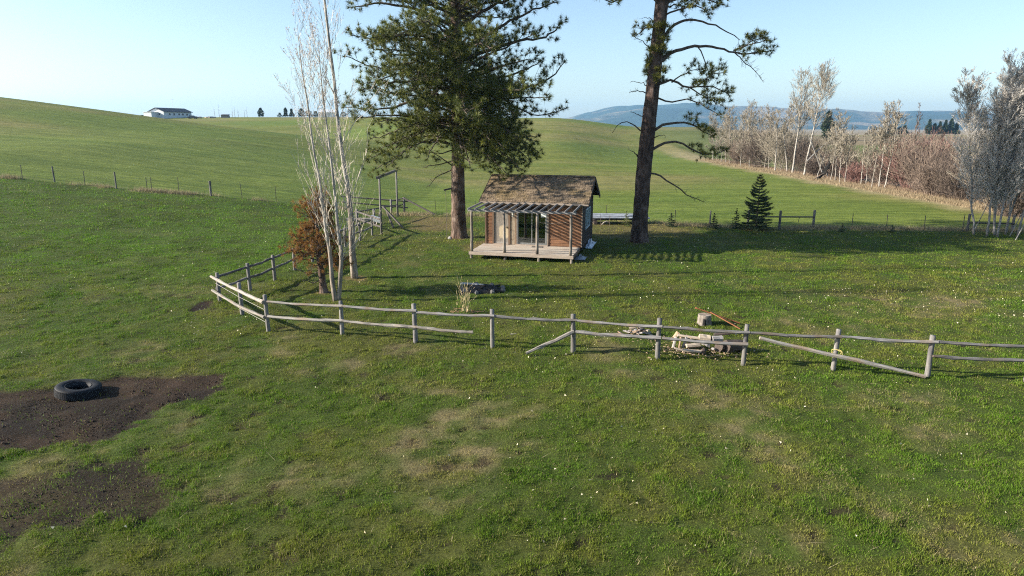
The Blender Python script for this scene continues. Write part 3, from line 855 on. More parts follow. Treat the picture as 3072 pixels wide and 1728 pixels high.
class Crown:
    def __init__(s): s.b = MB(); s.P = []; s.D = []
def pine_limb(cr, ctrl, rng, r0=.09, leaf0=.3, dens=1.0, sub=1.5, flat=.35, tuft=True, up=.35, spacing=.30, twig=.24, droop=0.0, gap=(.14, .30)):
    n = max(8, int(np.linalg.norm(np.diff(np.asarray(ctrl, float), axis=0), axis=1).sum() / .35))
    pts = spline(ctrl, n); pts[1:-1] += rng.normal(0, .035, (n - 2, 3))
    rad = np.linspace(r0, r0 * .16 + .006, n)
    cr.b.tube(pts, rad, 6)
    seg = np.linalg.norm(np.diff(pts, axis=0), axis=1); cum = np.concatenate([[0], np.cumsum(seg)]); L = cum[-1]
    if leaf0 >= 1: return
    s = leaf0 * L; sg = 1 if rng.random() < .5 else -1
    while s < L:
        i = min(n - 2, np.searchsorted(cum, s) - 1); i = max(0, i)
        q = (s - cum[i]) / seg[i]; p = pts[i] + (pts[i + 1] - pts[i]) * q
        tg = unit(pts[i + 1] - pts[i]); lat = unit(np.cross(tg, [0, 0, 1.0])) * sg; sg = -sg
        fr = s / L
        l = sub * (1.0 - .62 * fr) * rng.uniform(.45, 1.1)
        d = unit(tg * rng.uniform(.35, .9) + lat * rng.uniform(.4, 1.0) + np.array([0, 0, 1]) * rng.normal(up * .4, flat))
        m = 6; t = np.linspace(0, 1, m)[:, None]
        sp = p + d * l * t + np.array([0, 0, 1]) * (up * .35 * l * t ** 2 - droop * l * t ** 1.5) + np.cumsum(rng.normal(0, .02, (m, 3)), 0)
        cr.b.tube(sp, np.linspace(max(.010, .22 * rad[i]), .007, m), 3, cap=False)
        # twigs
        x = .30 * l
        while x < l:
            k = min(m - 2, int(x / l * (m - 1))); pp = sp[k] + (sp[k + 1] - sp[k]) * (x / l * (m - 1) - k)
            if rng.random() < dens:
                td = unit(d * .6 + rng.normal(0, .55, 3) + np.array([0, 0, up + .25]))
                tl = twig * rng.uniform(.5, 1.3)
                e = pp + td * tl
                cr.b.tube([pp, e], [.008, .005], 3, cap=False)
                if tuft: cr.P.append(e); cr.D.append(td)
            x += rng.uniform(*gap)
        if tuft and rng.random() < dens + .2: cr.P.append(sp[-1]); cr.D.append(unit(sp[-1] - sp[-2] + [0, 0, .15]))
        s += spacing * rng.uniform(.6, 1.35)
    if tuft: cr.P.append(pts[-1]); cr.D.append(unit(pts[-1] - pts[-2] + [0, 0, .1]))

M['pine_bark'] = barkmat('ponderosa_bark', (.022, .016, .014), (.155, .100, .072), (.20, .152, .125), (7, 7, 1.5), 1.0, 1.0, .10)
M['pine_wood'] = barkmat('pine_branches', (.045, .036, .030), (.12, .095, .078), None, (8, 8, 8), 1.0, .4, .02)
M['needle'] = leafmat('pine_needles', .22, .5, .3)
M['rust_needle'] = leafmat('dead_pine_needles', .25, .7, .1)

def trunk_mesh(ctrl, rads, rng, sides=18, n=44, flare=.35, ridge=.05):
    pts = spline(ctrl, n)
    rad = np.interp(np.linspace(0, 1, n), np.linspace(0, 1, len(rads)), rads)
    h = pts[:, 2] - pts[0, 2]
    rad = rad * (1 + flare * np.exp(-np.clip(h, 0, None) / .45))
    a = np.arange(sides) * 2 * np.pi / sides
    rr = rad[:, None] * (1 + ridge * rng.normal(size=(n, sides)) + .06 * np.exp(-np.clip(h, 0, None) / .5)[:, None] * np.sin(a * 5 + 1)[None] * 2)
    v = pts[:, None] + np.stack([rr * np.cos(a), rr * np.sin(a), np.zeros_like(rr)], -1)
    i = np.arange(n - 1)[:, None] * sides; j = np.arange(sides)[None]; k = (j + 1) % sides
    f = np.stack([i + j, i + k, i + sides + k, i + sides + j], -1).reshape(-1, 4)
    mb = MB(); mb.add(v.reshape(-1, 3), f, (np.arange(sides) + (n - 1) * sides)[None]); return mb

# --- big full pine beside the cabin
rng = np.random.default_rng(21)
pl = thing("pine_tree", "big full ponderosa pine standing left of the cabin", "tree", gp(-3.46, 42.99))
trunk_mesh([(0, 0, -.2), (-.02, 0, 3), (.05, 0, 7), (.05, .1, 12), (.0, .1, 17), (.05, 0, 22)], [.46, .44, .40, .34, .22, .04], rng).build("trunk", M['pine_bark'], pl, smooth=True)
cr = Crown()
def LB(ctrl, **k):
    k['sub'] = k.get('sub', 1.4) * 1.3; k['spacing'] = k.get('spacing', .29); k['gap'] = (.22, .46); k.setdefault('flat', .55); k.setdefault('up', .45); k.setdefault('twig', .34)
    k['leaf0'] = k.get('leaf0', .3) * (1 if k.get('tuft', True) is False else .8)
    pine_limb(cr, ctrl, rng, **k)
# limbs seen against the sky and the field, right side
LB([(.2, 0, 11.6), (2.2, -.3, 12.6), (4.2, -.5, 13.6), (6.2, -.3, 14.3)], r0=.13, leaf0=.25, sub=1.7)
LB([(.2, 0, 11.0), (2.0, .2, 11.6), (4.0, .3, 12.2), (5.6, .2, 12.4), (6.5, .1, 13.2)], r0=.14, leaf0=.3, sub=1.6)
LB([(.2, .1, 10.0), (1.8, .9, 10.4), (3.6, 1.4, 11.0), (5.0, 1.3, 11.2)], r0=.11, leaf0=.2, sub=1.5)
LB([(.2, 0, 8.9), (2.4, -.3, 9.0), (4.4, -.5, 9.35), (5.8, -.4, 9.9), (6.7, -.3, 10.9)], r0=.12, leaf0=.35, sub=1.5, up=.5)
LB([(.2, 0, 9.6), (2.0, -.5, 9.8), (3.8, -.8, 10.2), (5.2, -.9, 10.9)], r0=.11, leaf0=.25, sub=1.4, up=.5)
LB([(.2, 0, 7.9), (1.5, 0, 8.7), (2.6, .1, 8.9), (3.9, .2, 8.1), (5.2, .2, 7.7), (6.9, .2, 8.2)], r0=.10, leaf0=.62, sub=.8, dens=.7, up=.4)
LB([(.2, -.1, 7.9), (1.4, -.7, 8.6), (2.4, -1.0, 8.9), (3.4, -1.2, 9.1)], r0=.09, leaf0=.3, sub=1.2)
for k, (z0, L, z1, yy) in enumerate(((7.3, 4.6, 7.2, -.6), (6.9, 5.0, 6.4, .3), (6.5, 4.7, 5.6, -.9), (6.1, 4.3, 4.9, .5), (5.6, 4.3, 4.3, -.4), (5.9, 3.4, 4.6, -1.6), (6.8, 3.6, 6.0, -1.7))):
    LB([(.25, 0, z0), (L * .4, yy * .5, z0 + .25), (L * .75, yy, (z0 + z1) / 2), (L, yy * 1.2, z1)], r0=.085, leaf0=.28, sub=1.35, up=.15, droop=.12)
LB([(.2, 0, 12.9), (2.0, -.6, 13.9), (4.0, -1.0, 14.6), (5.6, -1.2, 15.4)], r0=.12, leaf0=.25, sub=1.6)
LB([(.2, 0, 10.4), (1.6, -.9, 11.0), (3.2, -1.6, 11.7), (4.8, -2.0, 12.3)], r0=.10, leaf0=.25, sub=1.5)
LB([(-.2, 0, 13.6), (-1.8, -.8, 14.4), (-3.8, -1.2, 15.0), (-5.4, -1.4, 15.2)], r0=.12, leaf0=.25, sub=1.6)
for e_ in ((4.0, -4.2, 4.6), (3.2, -3.2, 4.2), (4.6, -2.8, 5.0), (2.2, -4.6, 5.0), (5.0, -3.8, 5.6), (3.0, -5.0, 5.8), (.6, -5.2, 5.4), (-1.4, -4.8, 5.2), (2.6, -2.2, 4.4)):
    LB([(.1, -.25, e_[2] + 1.3), (e_[0] * .45, e_[1] * .45, e_[2] + 1.45), (e_[0] * .8, e_[1] * .8, e_[2] + .7), e_], r0=.075, leaf0=.35, sub=1.3, up=.15, droop=.12)
# left side
LB([(-.2, 0, 13.0), (-2.0, -.3, 13.8), (-4.2, -.4, 14.2), (-6.2, -.3, 14.0)], r0=.13, leaf0=.25, sub=1.6)
LB([(-.2, 0, 12.0), (-2.2, .2, 12.3), (-4.4, .3, 12.2), (-6.4, .2, 12.5)], r0=.12, leaf0=.3, sub=1.5)
LB([(-.2, 0, 10.6), (-2.2, -.4, 10.5), (-4.6, -.6, 10.5), (-6.7, -.6, 11.2)], r0=.11, leaf0=.35, sub=1.4)
LB([(-.2, 0, 11.3), (-1.8, -.9, 11.3), (-3.5, -1.4, 11.2), (-5.0, -1.5, 11.6)], r0=.10, leaf0=.25, sub=1.4)
LB([(-.2, 0, 9.4), (-2.0, .5, 9.4), (-4.0, .7, 9.1), (-5.6, .8, 9.3)], r0=.10, leaf0=.3, sub=1.4)
LB([(-.2, 0, 8.9), (-2.2, -.5, 8.6), (-4.6, -.6, 8.1), (-7.0, -.6, 8.2)], r0=.11, leaf0=.35, sub=1.3)
LB([(-.2, 0, 9.0), (-1.6, -1.0, 8.9), (-3.2, -1.6, 8.9), (-4.6, -1.8, 9.3)], r0=.10, leaf0=.2, sub=1.3)
for (z0, L, z1, yy) in ((7.6, 5.0, 7.4, -.5), (7.2, 5.6, 6.3, .5), (6.7, 5.4, 5.5, -.5), (6.3, 5.8, 5.0, .2), (6.0, 5.2, 4.4, -.9), (6.9, 3.8, 6.0, -1.6), (7.4, 3.2, 7.0, -1.9)):
    LB([(-.25, 0, z0), (-L * .4, yy * .5, z0 + .1), (-L * .75, yy, (z0 + z1) / 2 - .1), (-L, yy * 1.2, z1)], r0=.085, leaf0=.34, sub=1.3, up=.15, droop=.12)
# towards and away from the camera
for z0 in np.arange(6.2, 16.5, .62):
    for sg in (-1, 1):
        a = sg * math.pi / 2 + rng.uniform(-.75, .75); L = rng.uniform(4.2, 6.9) * (1 - .035 * max(0, z0 - 10))
        e = np.array([math.cos(a), math.sin(a), 0])
        LB([e * .2 + [0, 0, z0], e * L * .5 + [0, 0, z0 + .3], e * L + [0, 0, z0 + rng.uniform(-.8, .9)]], r0=.085, leaf0=.25, sub=1.3)
for z0 in np.arange(6.6, 14.5, .6):
    a = rng.uniform(0, 6.28); L = rng.uniform(2.0, 4.2) * (1 - .03 * max(0, z0 - 10)); e = np.array([math.cos(a), math.sin(a), 0])
    LB([e * .2 + [0, 0, z0], e * L * .5 + [0, 0, z0 + .4], e * L + [0, 0, z0 + rng.uniform(-.6, 1.0)]], r0=.07, leaf0=.2, sub=1.2)
for z0 in np.arange(4.9, 9.5, .42):
    for q in range(2):
        a = -math.pi / 2 + rng.uniform(-.75, .75); L = rng.uniform(6.0, 8.8); e = np.array([math.cos(a), math.sin(a), 0]); zq = z0 * 1.15 + 1.2
        LB([e * .2 + [0, 0, zq + .4], e * L * .5 + [0, 0, zq + .8], e * L + [0, 0, zq + rng.uniform(-.5, .8)]], r0=.09, leaf0=.42, sub=1.5)
    a = -math.pi / 2 + rng.uniform(-.9, .9); L = rng.uniform(5.0, 7.0); e = np.array([math.cos(a), math.sin(a), 0])
    LB([e * .2 + [0, 0, z0 + .6], e * L * .5 + [0, 0, z0 + .9], e * L + [0, 0, z0 + rng.uniform(-.5, .6)]], r0=.08, leaf0=.3, sub=1.35)
    a = math.pi / 2 + rng.uniform(-.9, .9); L = rng.uniform(3.5, 5.5); e = np.array([math.cos(a), math.sin(a), 0])
    LB([e * .2 + [0, 0, z0 + 1.6], e * L * .5 + [0, 0, z0 + 1.9], e * L + [0, 0, z0 + 1 + rng.uniform(-.5, .6)]], r0=.08, leaf0=.3, sub=1.35)
# the top above the frame
for z0 in np.arange(13.6, 21.5, .42):
    for q in range(3):
        a = rng.uniform(0, 6.28); L = (22.6 - z0) * .62 * rng.uniform(.7, 1.1) + .5
        e = np.array([math.cos(a), math.sin(a), 0])
        LB([e * .1 + [0, 0, z0], e * L * .5 + [0, 0, z0 + .3], e * L + [0, 0, z0 + .6]], r0=.07, leaf0=.25, sub=1.2, spacing=.4)
# dead lower limbs
for ctrl in ([(-.3, 0, 5.6), (-1.4, -.3, 5.4), (-2.6, -.5, 5.6)], [(-.3, -.2, 4.6), (-.9, -.5, 5.0), (-1.6, -.6, 5.5), (-2.4, -.8, 5.7)], [(-.3, 0, 4.4), (-1.2, -.4, 4.0), (-2.0, -.6, 3.3)], [(-.3, 0, 4.9), (-1.5, -.3, 4.7), (-2.2, -.4, 4.5)], [(.3, -.3, 5.2), (1.1, -.8, 4.8), (2.0, -1.0, 4.9)]):
    LB(ctrl, r0=.045, leaf0=.35, sub=.6, tuft=False, dens=.5)
cr.b.build("branches", M['pine_wood'], pl)
nm = MB(); needles(nm, cr.P, cr.D, rng, 42, (.20, .34), .022, c1=(.016, .034, .010), c2=(.180, .195, .034)); nm.build("crown", M['needle'], pl)
N_TUFT = len(cr.P)
# wooden bracket nailed to its trunk, with a thin rod hanging down
br = thing("trunk_bracket", "dark wooden bracket nailed to the left side of the big pine trunk", "bracket", gp(-3.95, 42.75, 3.15))
part("arm", M['dark_rail'], lambda b: b.bar((-.42, -.05, -.06), (.12, .05, .05), .10, .10), br)
part("hanging_rod", M['steel_post'], lambda b: b.tube([(-.30, -.05, -.10), (-.28, -.05, -1.4), (-.29, -.05, -3.1)], .012, 5), br)

# --- sparse leaning pine on the right
rng = np.random.default_rng(33)
def LB(ctrl, **k):
    k['sub'] = k.get('sub', 1.4) * 1.25; k.setdefault('flat', .6); k.setdefault('up', .4); k.setdefault('twig', .3); k['spacing'] = k.get('spacing', .26) * .75
    pine_limb(cr, ctrl, rng, **k)
pr = thing("pine_tree", "tall leaning pine with sparse ragged limbs right of the cabin", "tree", gp(8.0, 41.36))
TC = [(0, 0, -.2), (.03, 0, 2), (.14, 0, 5), (.40, 0, 9), (.70, 0, 14), (.95, 0, 18), (1.1, 0, 23)]
trunk_mesh(TC, [.50, .47, .45, .41, .37, .24, .04], rng, flare=.28).build("trunk", barkmat('shade_toned_pine_bark', (.016, .012, .011), (.085, .056, .044), (.14, .10, .085), (7, 7, 1.5), 1.0, 1.0, .10), pr, smooth=True)  # bark colour darkened for the neighbouring pine's shadow on this trunk
cr = Crown()
# right-hand limbs (x, depth, height relative to base)
LB([(.75, 0, 12.0), (1.6, -.1, 12.9), (2.7, -.1, 13.1), (4.0, -.1, 12.7), (5.4, 0, 12.0)], r0=.10, leaf0=.99, tuft=False)
LB([(.9, 0, 14.0), (1.8, -.2, 14.3), (3.0, -.2, 14.2), (4.2, -.2, 13.9)], r0=.09, leaf0=.2, sub=1.1, dens=.8)
LB([(.8, .1, 13.5), (1.4, .3, 14.0), (2.2, .5, 13.9)], r0=.07, leaf0=.2, sub=1.0)
LB([(.6, 0, 10.7), (1.6, -.1, 11.4), (2.9, -.2, 11.6), (4.2, -.2, 11.5), (5.6, -.2, 11.2), (7.4, -.1, 11.4)], r0=.12, leaf0=.66, sub=1.0, dens=.95, spacing=.2)
LB([(5.0, -.2, 11.35), (5.5, -.25, 10.9), (6.3, -.3, 10.3), (6.9, -.3, 9.6)], r0=.035, leaf0=.2, sub=.6, tuft=False, spacing=.2, droop=.4)
LB([(5.4, -.2, 11.5), (6.2, -.3, 12.0), (6.9, -.3, 12.1)], r0=.035, leaf0=.3, sub=.5, dens=.9)
LB([(.5, 0, 9.4), (1.4, -.1, 9.7), (2.6, -.2, 9.3), (3.9, -.2, 9.4), (5.0, -.2, 8.8)], r0=.09, leaf0=.38, sub=1.2, dens=.9, spacing=.2)
LB([(1.5, -.1, 9.6), (2.4, -.3, 10.2), (3.4, -.4, 10.4)], r0=.045, leaf0=.4, sub=.8)
LB([(.5, 0, 8.8), (1.5, -.1, 8.5), (2.6, -.2, 8.6), (3.8, -.2, 8.1), (4.6, -.2, 7.6)], r0=.06, leaf0=.5, sub=.9, dens=.45, droop=.2)
LB([(.4, 0, 6.7), (1.3, 0, 7.2), (2.4, -.1, 7.3), (3.4, -.1, 6.9), (4.2, -.1, 6.5)], r0=.10, leaf0=.5, sub=.9, dens=.9, spacing=.18)
LB([(.3, 0, 5.4), (1.2, 0, 6.0), (2.1, 0, 6.2), (3.2, -.1, 5.6), (4.3, -.1, 5.4), (5.0, -.1, 5.7)], r0=.10, leaf0=.52, sub=.9, dens=.8, spacing=.2)
LB([(.8, 0, 13.3), (1.8, -.2, 13.7), (2.8, -.3, 13.8), (3.6, -.3, 13.4)], r0=.06, leaf0=.25, sub=1.1)
LB([(2.9, -.2, 11.6), (3.3, -.2, 11.0), (3.5, -.3, 10.3), (3.7, -.3, 9.9)], r0=.04, leaf0=.55, sub=.8)
LB([(3.0, -.2, 9.4), (3.8, -.4, 10.0), (4.6, -.4, 10.2)], r0=.045, leaf0=.2, sub=.9)
LB([(2.6, -.2, 9.3), (3.5, -.4, 8.7), (4.5, -.4, 8.3)], r0=.045, leaf0=.3, sub=.9)
LB([(5.0, -.2, 11.4), (6.0, -.5, 11.7), (6.9, -.6, 11.9)], r0=.045, leaf0=.1, sub=.9)
LB([(.85, 0, 14.0), (2.0, -.3, 14.9), (3.4, -.4, 15.0), (4.6, -.4, 14.3)], r0=.07, leaf0=.2, sub=1.1)
LB([(.8, 0, 13.7), (-.2, -.5, 14.4), (-1.4, -.7, 14.6)], r0=.05, leaf0=.3, sub=.8)
# trunk sprouts
for z in (10.2, 10.8, 11.3, 11.9, 12.6, 9.6):
    for q in range(3):
        a = rng.uniform(-2.8, .4); e = np.array([math.cos(a) * .7, math.sin(a), 0]); x = np.interp(z, [5, 9, 14], [.14, .4, .7])
        LB([np.array([x, 0, z]) + e * .35, np.array([x, 0, z]) + e * .85 + [0, 0, .1]], r0=.02, leaf0=.3, sub=.35, spacing=.2)
# top, left of the frame edge and above
LB([(.7, 0, 14.6), (-.8, -.2, 14.5), (-2.2, -.2, 14.1), (-3.0, -.2, 14.3)], r0=.08, leaf0=.45, sub=.8, dens=.7)
for z0 in np.arange(14.8, 22, .5):
    for q in range(2):
        a = rng.uniform(0, 6.28); L = (23.5 - z0) * .42 + .6
        e = np.array([math.cos(a), math.sin(a), 0]); x = np.interp(z0, [14, 18, 23], [.7, .95, 1.1])
        LB([np.array([x, 0, z0]) + e * .1, np.array([x, 0, z0 + .3]) + e * L * .5, np.array([x, 0, z0 + .5]) + e * L], r0=.06, leaf0=.3, sub=1.0, spacing=.4)
# a few limbs away from the camera
for z0, a, L in ((12.6, 1.9, 2.6), (11.2, 1.2, 3.0), (9.8, 1.5, 2.4)):
    e = np.array([math.cos(a), math.sin(a), 0]); x = np.interp(z0, [5, 9, 14], [.14, .4, .7])
    LB([np.array([x, 0, z0]), np.array([x, 0, z0 + .3]) + e * L * .6, np.array([x, 0, z0]) + e * L], r0=.07, leaf0=.45, sub=.9)
cr.b.build("branches", M['pine_wood'], pr)
nm = MB(); needles(nm, cr.P, cr.D, rng, 34, (.18, .32), .022, c1=(.026, .045, .012), c2=(.25, .24, .044)); nm.build("crown", M['needle'], pr)
N_TUFT += len(cr.P)
dead = [([(.25, 0, 4.2), (1.0, 0, 4.15), (2.0, -.1, 3.6), (3.0, -.1, 2.9), (3.9, -.1, 2.5)], .075, True), ([(-.2, 0, 6.8), (-.9, -.1, 7.3), (-1.5, -.1, 7.2), (-1.9, -.1, 6.7)], .045, False), ([(0, 0, 7.5), (-.4, 0, 7.8), (-.8, 0, 7.9)], .035, False),
        ([(-.2, 0, 5.2), (-.5, -.1, 5.5), (-.9, -.1, 5.7)], .05, False), ([(.1, 0, 8.9), (-.4, -.1, 9.1), (-1.0, -.1, 9.0)], .04, True), ([(.1, 0, 9.4), (-.4, -.1, 9.6), (-.9, -.1, 9.65)], .03, False),
        ([(.3, 0, 11.4), (-.3, -.1, 11.9), (-.9, -.1, 12.3)], .035, True), ([(.45, 0, 12.9), (.0, -.1, 13.2), (-.3, -.1, 13.2)], .03, False), ([(.4, 0, 6.3), (.9, -.1, 6.5), (1.3, -.1, 6.5)], .04, False), ([(.5, 0, 8.1), (.6, 0, 7.4), (.7, 0, 7.0)], .02, False)]
for ctrl, r0, tw in dead:
    cr = Crown(); pine_limb(cr, ctrl, rng, r0=r0, leaf0=.45 if tw else .99, sub=.8 if r0 > .06 else .45, tuft=False, dens=.8, spacing=.16, droop=.35)
    cr.b.build("dead_limb", M['pine_wood'], pr)

# --- dead rust-coloured pine by the poplars
rng = np.random.default_rng(5)
def LB(ctrl, **k): pine_limb(cr, ctrl, rng, **k)
dp = thing("dead_pine", "small dead pine with rust brown needles beside the bare poplars", "tree", gp(-8.21, 28.11))
trunk_mesh([(0, 0, -.1), (-.05, 0, .8), (-.12, 0, 1.6), (-.1, 0, 3), (0, 0, 4.2)], [.15, .13, .11, .07, .015], rng, 10, 20, .4, .06).build("trunk", M['pine_bark'], dp, smooth=True)
cr = Crown()
for z0 in np.arange(1.15, 4.1, .13):
    for q in range(3):
        a = rng.uniform(0, 6.28)
        L = np.interp(z0, [1.1, 1.6, 2.6, 4.2], [1.35, 1.45, .95, .22]) * rng.uniform(.65, 1.05)
        e = np.array([math.cos(a), math.sin(a) * .8, 0])
        LB([e * .05 + [-.1, 0, z0], e * L * .55 + [-.1, 0, z0 + .12], e * L + [-.1, 0, z0 + .25 * (z0 > 1.5) - .1]], r0=.03, leaf0=.2, sub=.75, spacing=.14, twig=.18, up=.3)
cr.b.build("branches", M['pine_wood'], dp)
nm = MB(); needles(nm, cr.P, cr.D, rng, 26, (.10, .18), .012, c1=(.12, .056, .017), c2=(.38, .20, .060)); nm.build("crown", M['rust_needle'], dp)
for ctrl in ([(-.1, 0, .9), (-.6, -.1, .85), (-1.0, -.2, 1.05)], [(-.05, 0, .6), (-.4, -.2, .45), (-.8, -.3, .6)], [(.05, 0, .75), (.5, -.1, .95), (.9, -.2, 1.2)]):
    cr = Crown(); pine_limb(cr, ctrl, rng, r0=.028, leaf0=.3, sub=.4, tuft=False, spacing=.2); cr.b.build("dead_limb", M['pine_wood'], dp)

# --- spruces
M['spruce'] = leafmat('spruce_needles', .12, .55, .25)
def spruce(name, label, loc, H, Rb, seed, rows, per, c1=(.014, .030, .016), c2=(.055, .085, .040), group=None, tip=None, z0=.06):
    rng = np.random.default_rng(seed); t = thing(name, label, "tree", loc, 0, group)
    tb = MB(); tb.tube([(0, 0, -.1), (0, 0, H * .5), (0, 0, H * .98)], [.016 * H + .008, .010 * H + .004, .004], 7); tb.build("trunk", M['pine_wood'], t)
    P_, D_, bb = [], [], MB()
    for r_ in range(rows):
        f = r_ / (rows - 1); z = H * (z0 + (.93 - z0) * f ** .92); L0 = Rb * (1 - f) ** .85 + .03 * H
        for q in range(max(4, int(per * (1 - .45 * f)))):
            a = rng.uniform(0, 6.28); L = L0 * rng.uniform(.72, 1.12)
            e = np.array([math.cos(a), math.sin(a), 0]); lift = rng.uniform(.05, .30) + .45 * f
            n = 7; s = np.linspace(0, 1, n)[:, None]
            pts = e * L * s + np.array([0, 0, z]) + np.array([0, 0, 1]) * L * (lift * s ** 1.6 - .22 * (1 - f) * s)
            bb.tube(pts, np.linspace(.006 * H * .6, .003, n), 4, cap=False)
            lat = np.array([-e[1], e[0], 0])
            for x in np.arange(.12, 1.0, max(.05, .05 / max(L, .1))):
                k = min(n - 2, int(x * (n - 1))); p = pts[k] + (pts[k + 1] - pts[k]) * (x * (n - 1) - k)
                for sg in (-1, 1):
                    l2 = L * .38 * (1 - x) + .05 * H ** .5
                    e2 = p + (e * .6 + lat * sg * .8) * l2 * rng.uniform(.5, 1) + [0, 0, rng.normal(0, .02)]
                    m = max(1, int(l2 / .07))
                    for w in np.linspace(.2, 1, m): P_.append(p + (e2 - p) * w); D_.append(e * .6 + lat * sg * .8)
                P_.append(p); D_.append(e)
    P_.append(np.array([0, 0, H * .97])); D_.append(np.array([0, 0, 1.0]))
    bb.build("branches", M['pine_wood'], t)
    P_ = np.array(P_); nm = MB()
    k = .045 + .012 * H
    lo = np.ones(len(P_), bool) if tip is None else P_[:, 2] < H * .82
    needles(nm, P_[lo], np.array(D_)[lo], rng, 7, (k * .6, k * 1.1), .011 + .0015 * H, 1.0, c1, c2, back=.05)
    if tip is not None: needles(nm, P_[~lo], np.array(D_)[~lo], rng, 11, (k * .6, k * 1.1), .014, 1.0, tip[0], tip[1], back=.05)
    nm.build("crown", M['spruce'], t)
    return t
spruce("spruce_tree", "dark young spruce with a yellowish tip at the lawn edge", gp(17.19, 46.38), 4.05, 1.18, 3, 18, 10, (.020, .040, .018), (.075, .105, .045), tip=((.10, .085, .03), (.19, .16, .05)))
spruce("spruce_sapling", "spruce sapling right of the leaning pine trunk", gp(11.56, 47.93), 1.02, .46, 11, 9, 8)
spruce("spruce_sapling", "thin pointed spruce sapling left of the young spruce", gp(14.42, 47.14), 1.12, .48, 12, 9, 7)
spruce("spruce_sapling", "slim spruce sapling touching the left side of the young spruce", gp(15.95, 47.0), 1.5, .42, 13, 11, 8)
spruce("spruce_sapling", "small pale green sapling in front of the lumber stack", gp(8.34, 48.2), 1.15, .38, 14, 9, 7, (.06, .09, .02), (.15, .17, .045))
spruce("spruce_sapling", "tiny spruce seedling right of the second brace post", gp(22.89, 45.65), .55, .26, 15, 6, 7)
spruce("spruce_sapling", "tiny spruce seedling farthest right along the wire fence", gp(26.13, 45.29), .48, .26, 16, 6, 7)

# ------------------------------------------------------------------ bare broadleaf trees and brush
class Twigs:
    """many short straight twigs gathered as arrays, built as three-sided spikes"""
    def __init__(s): s.a = []; s.b = []; s.r0 = []; s.r1 = []
    def seg(s, a, b, r0, r1): s.a.append(a); s.b.append(b); s.r0.append(r0); s.r1.append(r1)
    def into(s, mb, rng):
        if not s.a: return
        A = np.array(s.a); B = np.array(s.b); r0 = np.array(s.r0)[:, None]; r1 = np.array(s.r1)[:, None]
        d = unit(B - A); u = unit(np.cross(d, rng.normal(size=d.shape))); w = np.cross(d, u)
        thin = (r0[:, 0] < .016)
        if thin.any():                       # hair-fine twigs: one strip each, turned at random
            At, Bt, ut = A[thin], B[thin], u[thin]
            v = np.stack([At - ut * r0[thin] * 1.3, At + ut * r0[thin] * 1.3, Bt + ut * r1[thin] * 1.3, Bt - ut * r1[thin] * 1.3], 1).reshape(-1, 3)
            mb.add(v, np.arange(len(v)).reshape(-1, 4))
        k_ = ~thin
        if k_.any():
            A, B, r0, r1, u, w = A[k_], B[k_], r0[k_], r1[k_], u[k_], w[k_]
            v = np.stack([P__ + (u * math.cos(2.0944 * k) + w * math.sin(2.0944 * k)) * rr__ for P__, rr__ in ((A, r0), (B, r1)) for k in range(3)], 1).reshape(-1, 3)
            i = (np.arange(len(A)) * 6)[:, None]
            mb.add(v, np.concatenate([i + np.array([[0, 1, 4, 3]]), i + np.array([[1, 2, 5, 4]]), i + np.array([[2, 0, 3, 5]])]))

def leaflets(mb, P_, rng, size=(.03, .06), c1=(.3, .25, .2), c2=(.6, .55, .5)):
    P_ = np.asarray(P_); k = len(P_)
    if not k: return
    u = unit(rng.normal(size=(k, 3))); w = unit(np.cross(u, rng.normal(size=(k, 3))))
    s = rng.uniform(*size, (k, 1))
    v = np.stack([P_ - u * s * .5, P_ + u * s * .35 + w * s * .34, P_ + u * s * .35 - w * s * .34], 1).reshape(-1, 3)
    t = rng.random((k, 1)); col = np.array(c1) * (1 - t) + np.array(c2) * t
    mb.add(v, np.arange(3 * k).reshape(-1, 3), col=np.repeat(col, 3, 0))

def branchy(tw, buds, p, d, L, r, rng, depth, spread=.5, up=.25, n=5, kids=5, budn=0, curve=.12, mr=.004):
    """one branch as short segments, with side branches that fork again"""
    pts = [p]; dd = d
    for i in range(n):
        dd = unit(dd + rng.normal(0, curve, 3) + np.array([0, 0, up * .25]))
        pts.append(pts[-1] + dd * L / n)
    for i in range(n):
        tw.seg(pts[i], pts[i + 1], max(mr, r * (1 - .8 * i / n)), max(mr * .7, r * (1 - .8 * (i + 1) / n)))
    if budn:
        for _ in range(budn):
            f = rng.uniform(.25, 1) * n; k = min(n - 1, int(f)); buds.append(pts[k] + (pts[k + 1] - pts[k]) * (f - k) + rng.normal(0, .02, 3))
    if depth > 0:
        for q in range(kids):
            f = rng.uniform(.2, .95); k = min(n - 1, int(f * n)); b0 = pts[k] + (pts[k + 1] - pts[k]) * (f * n - k)
            sd = unit(unit(pts[k + 1] - pts[k]) + rng.normal(0, spread, 3) + np.array([0, 0, up]))
            branchy(tw, buds, b0, sd, L * rng.uniform(.4, .72) * (1.15 - .5 * f), r * .5, rng, depth - 1, spread, up, max(2, n - 2), max(2, kids - 1), budn, curve, mr)

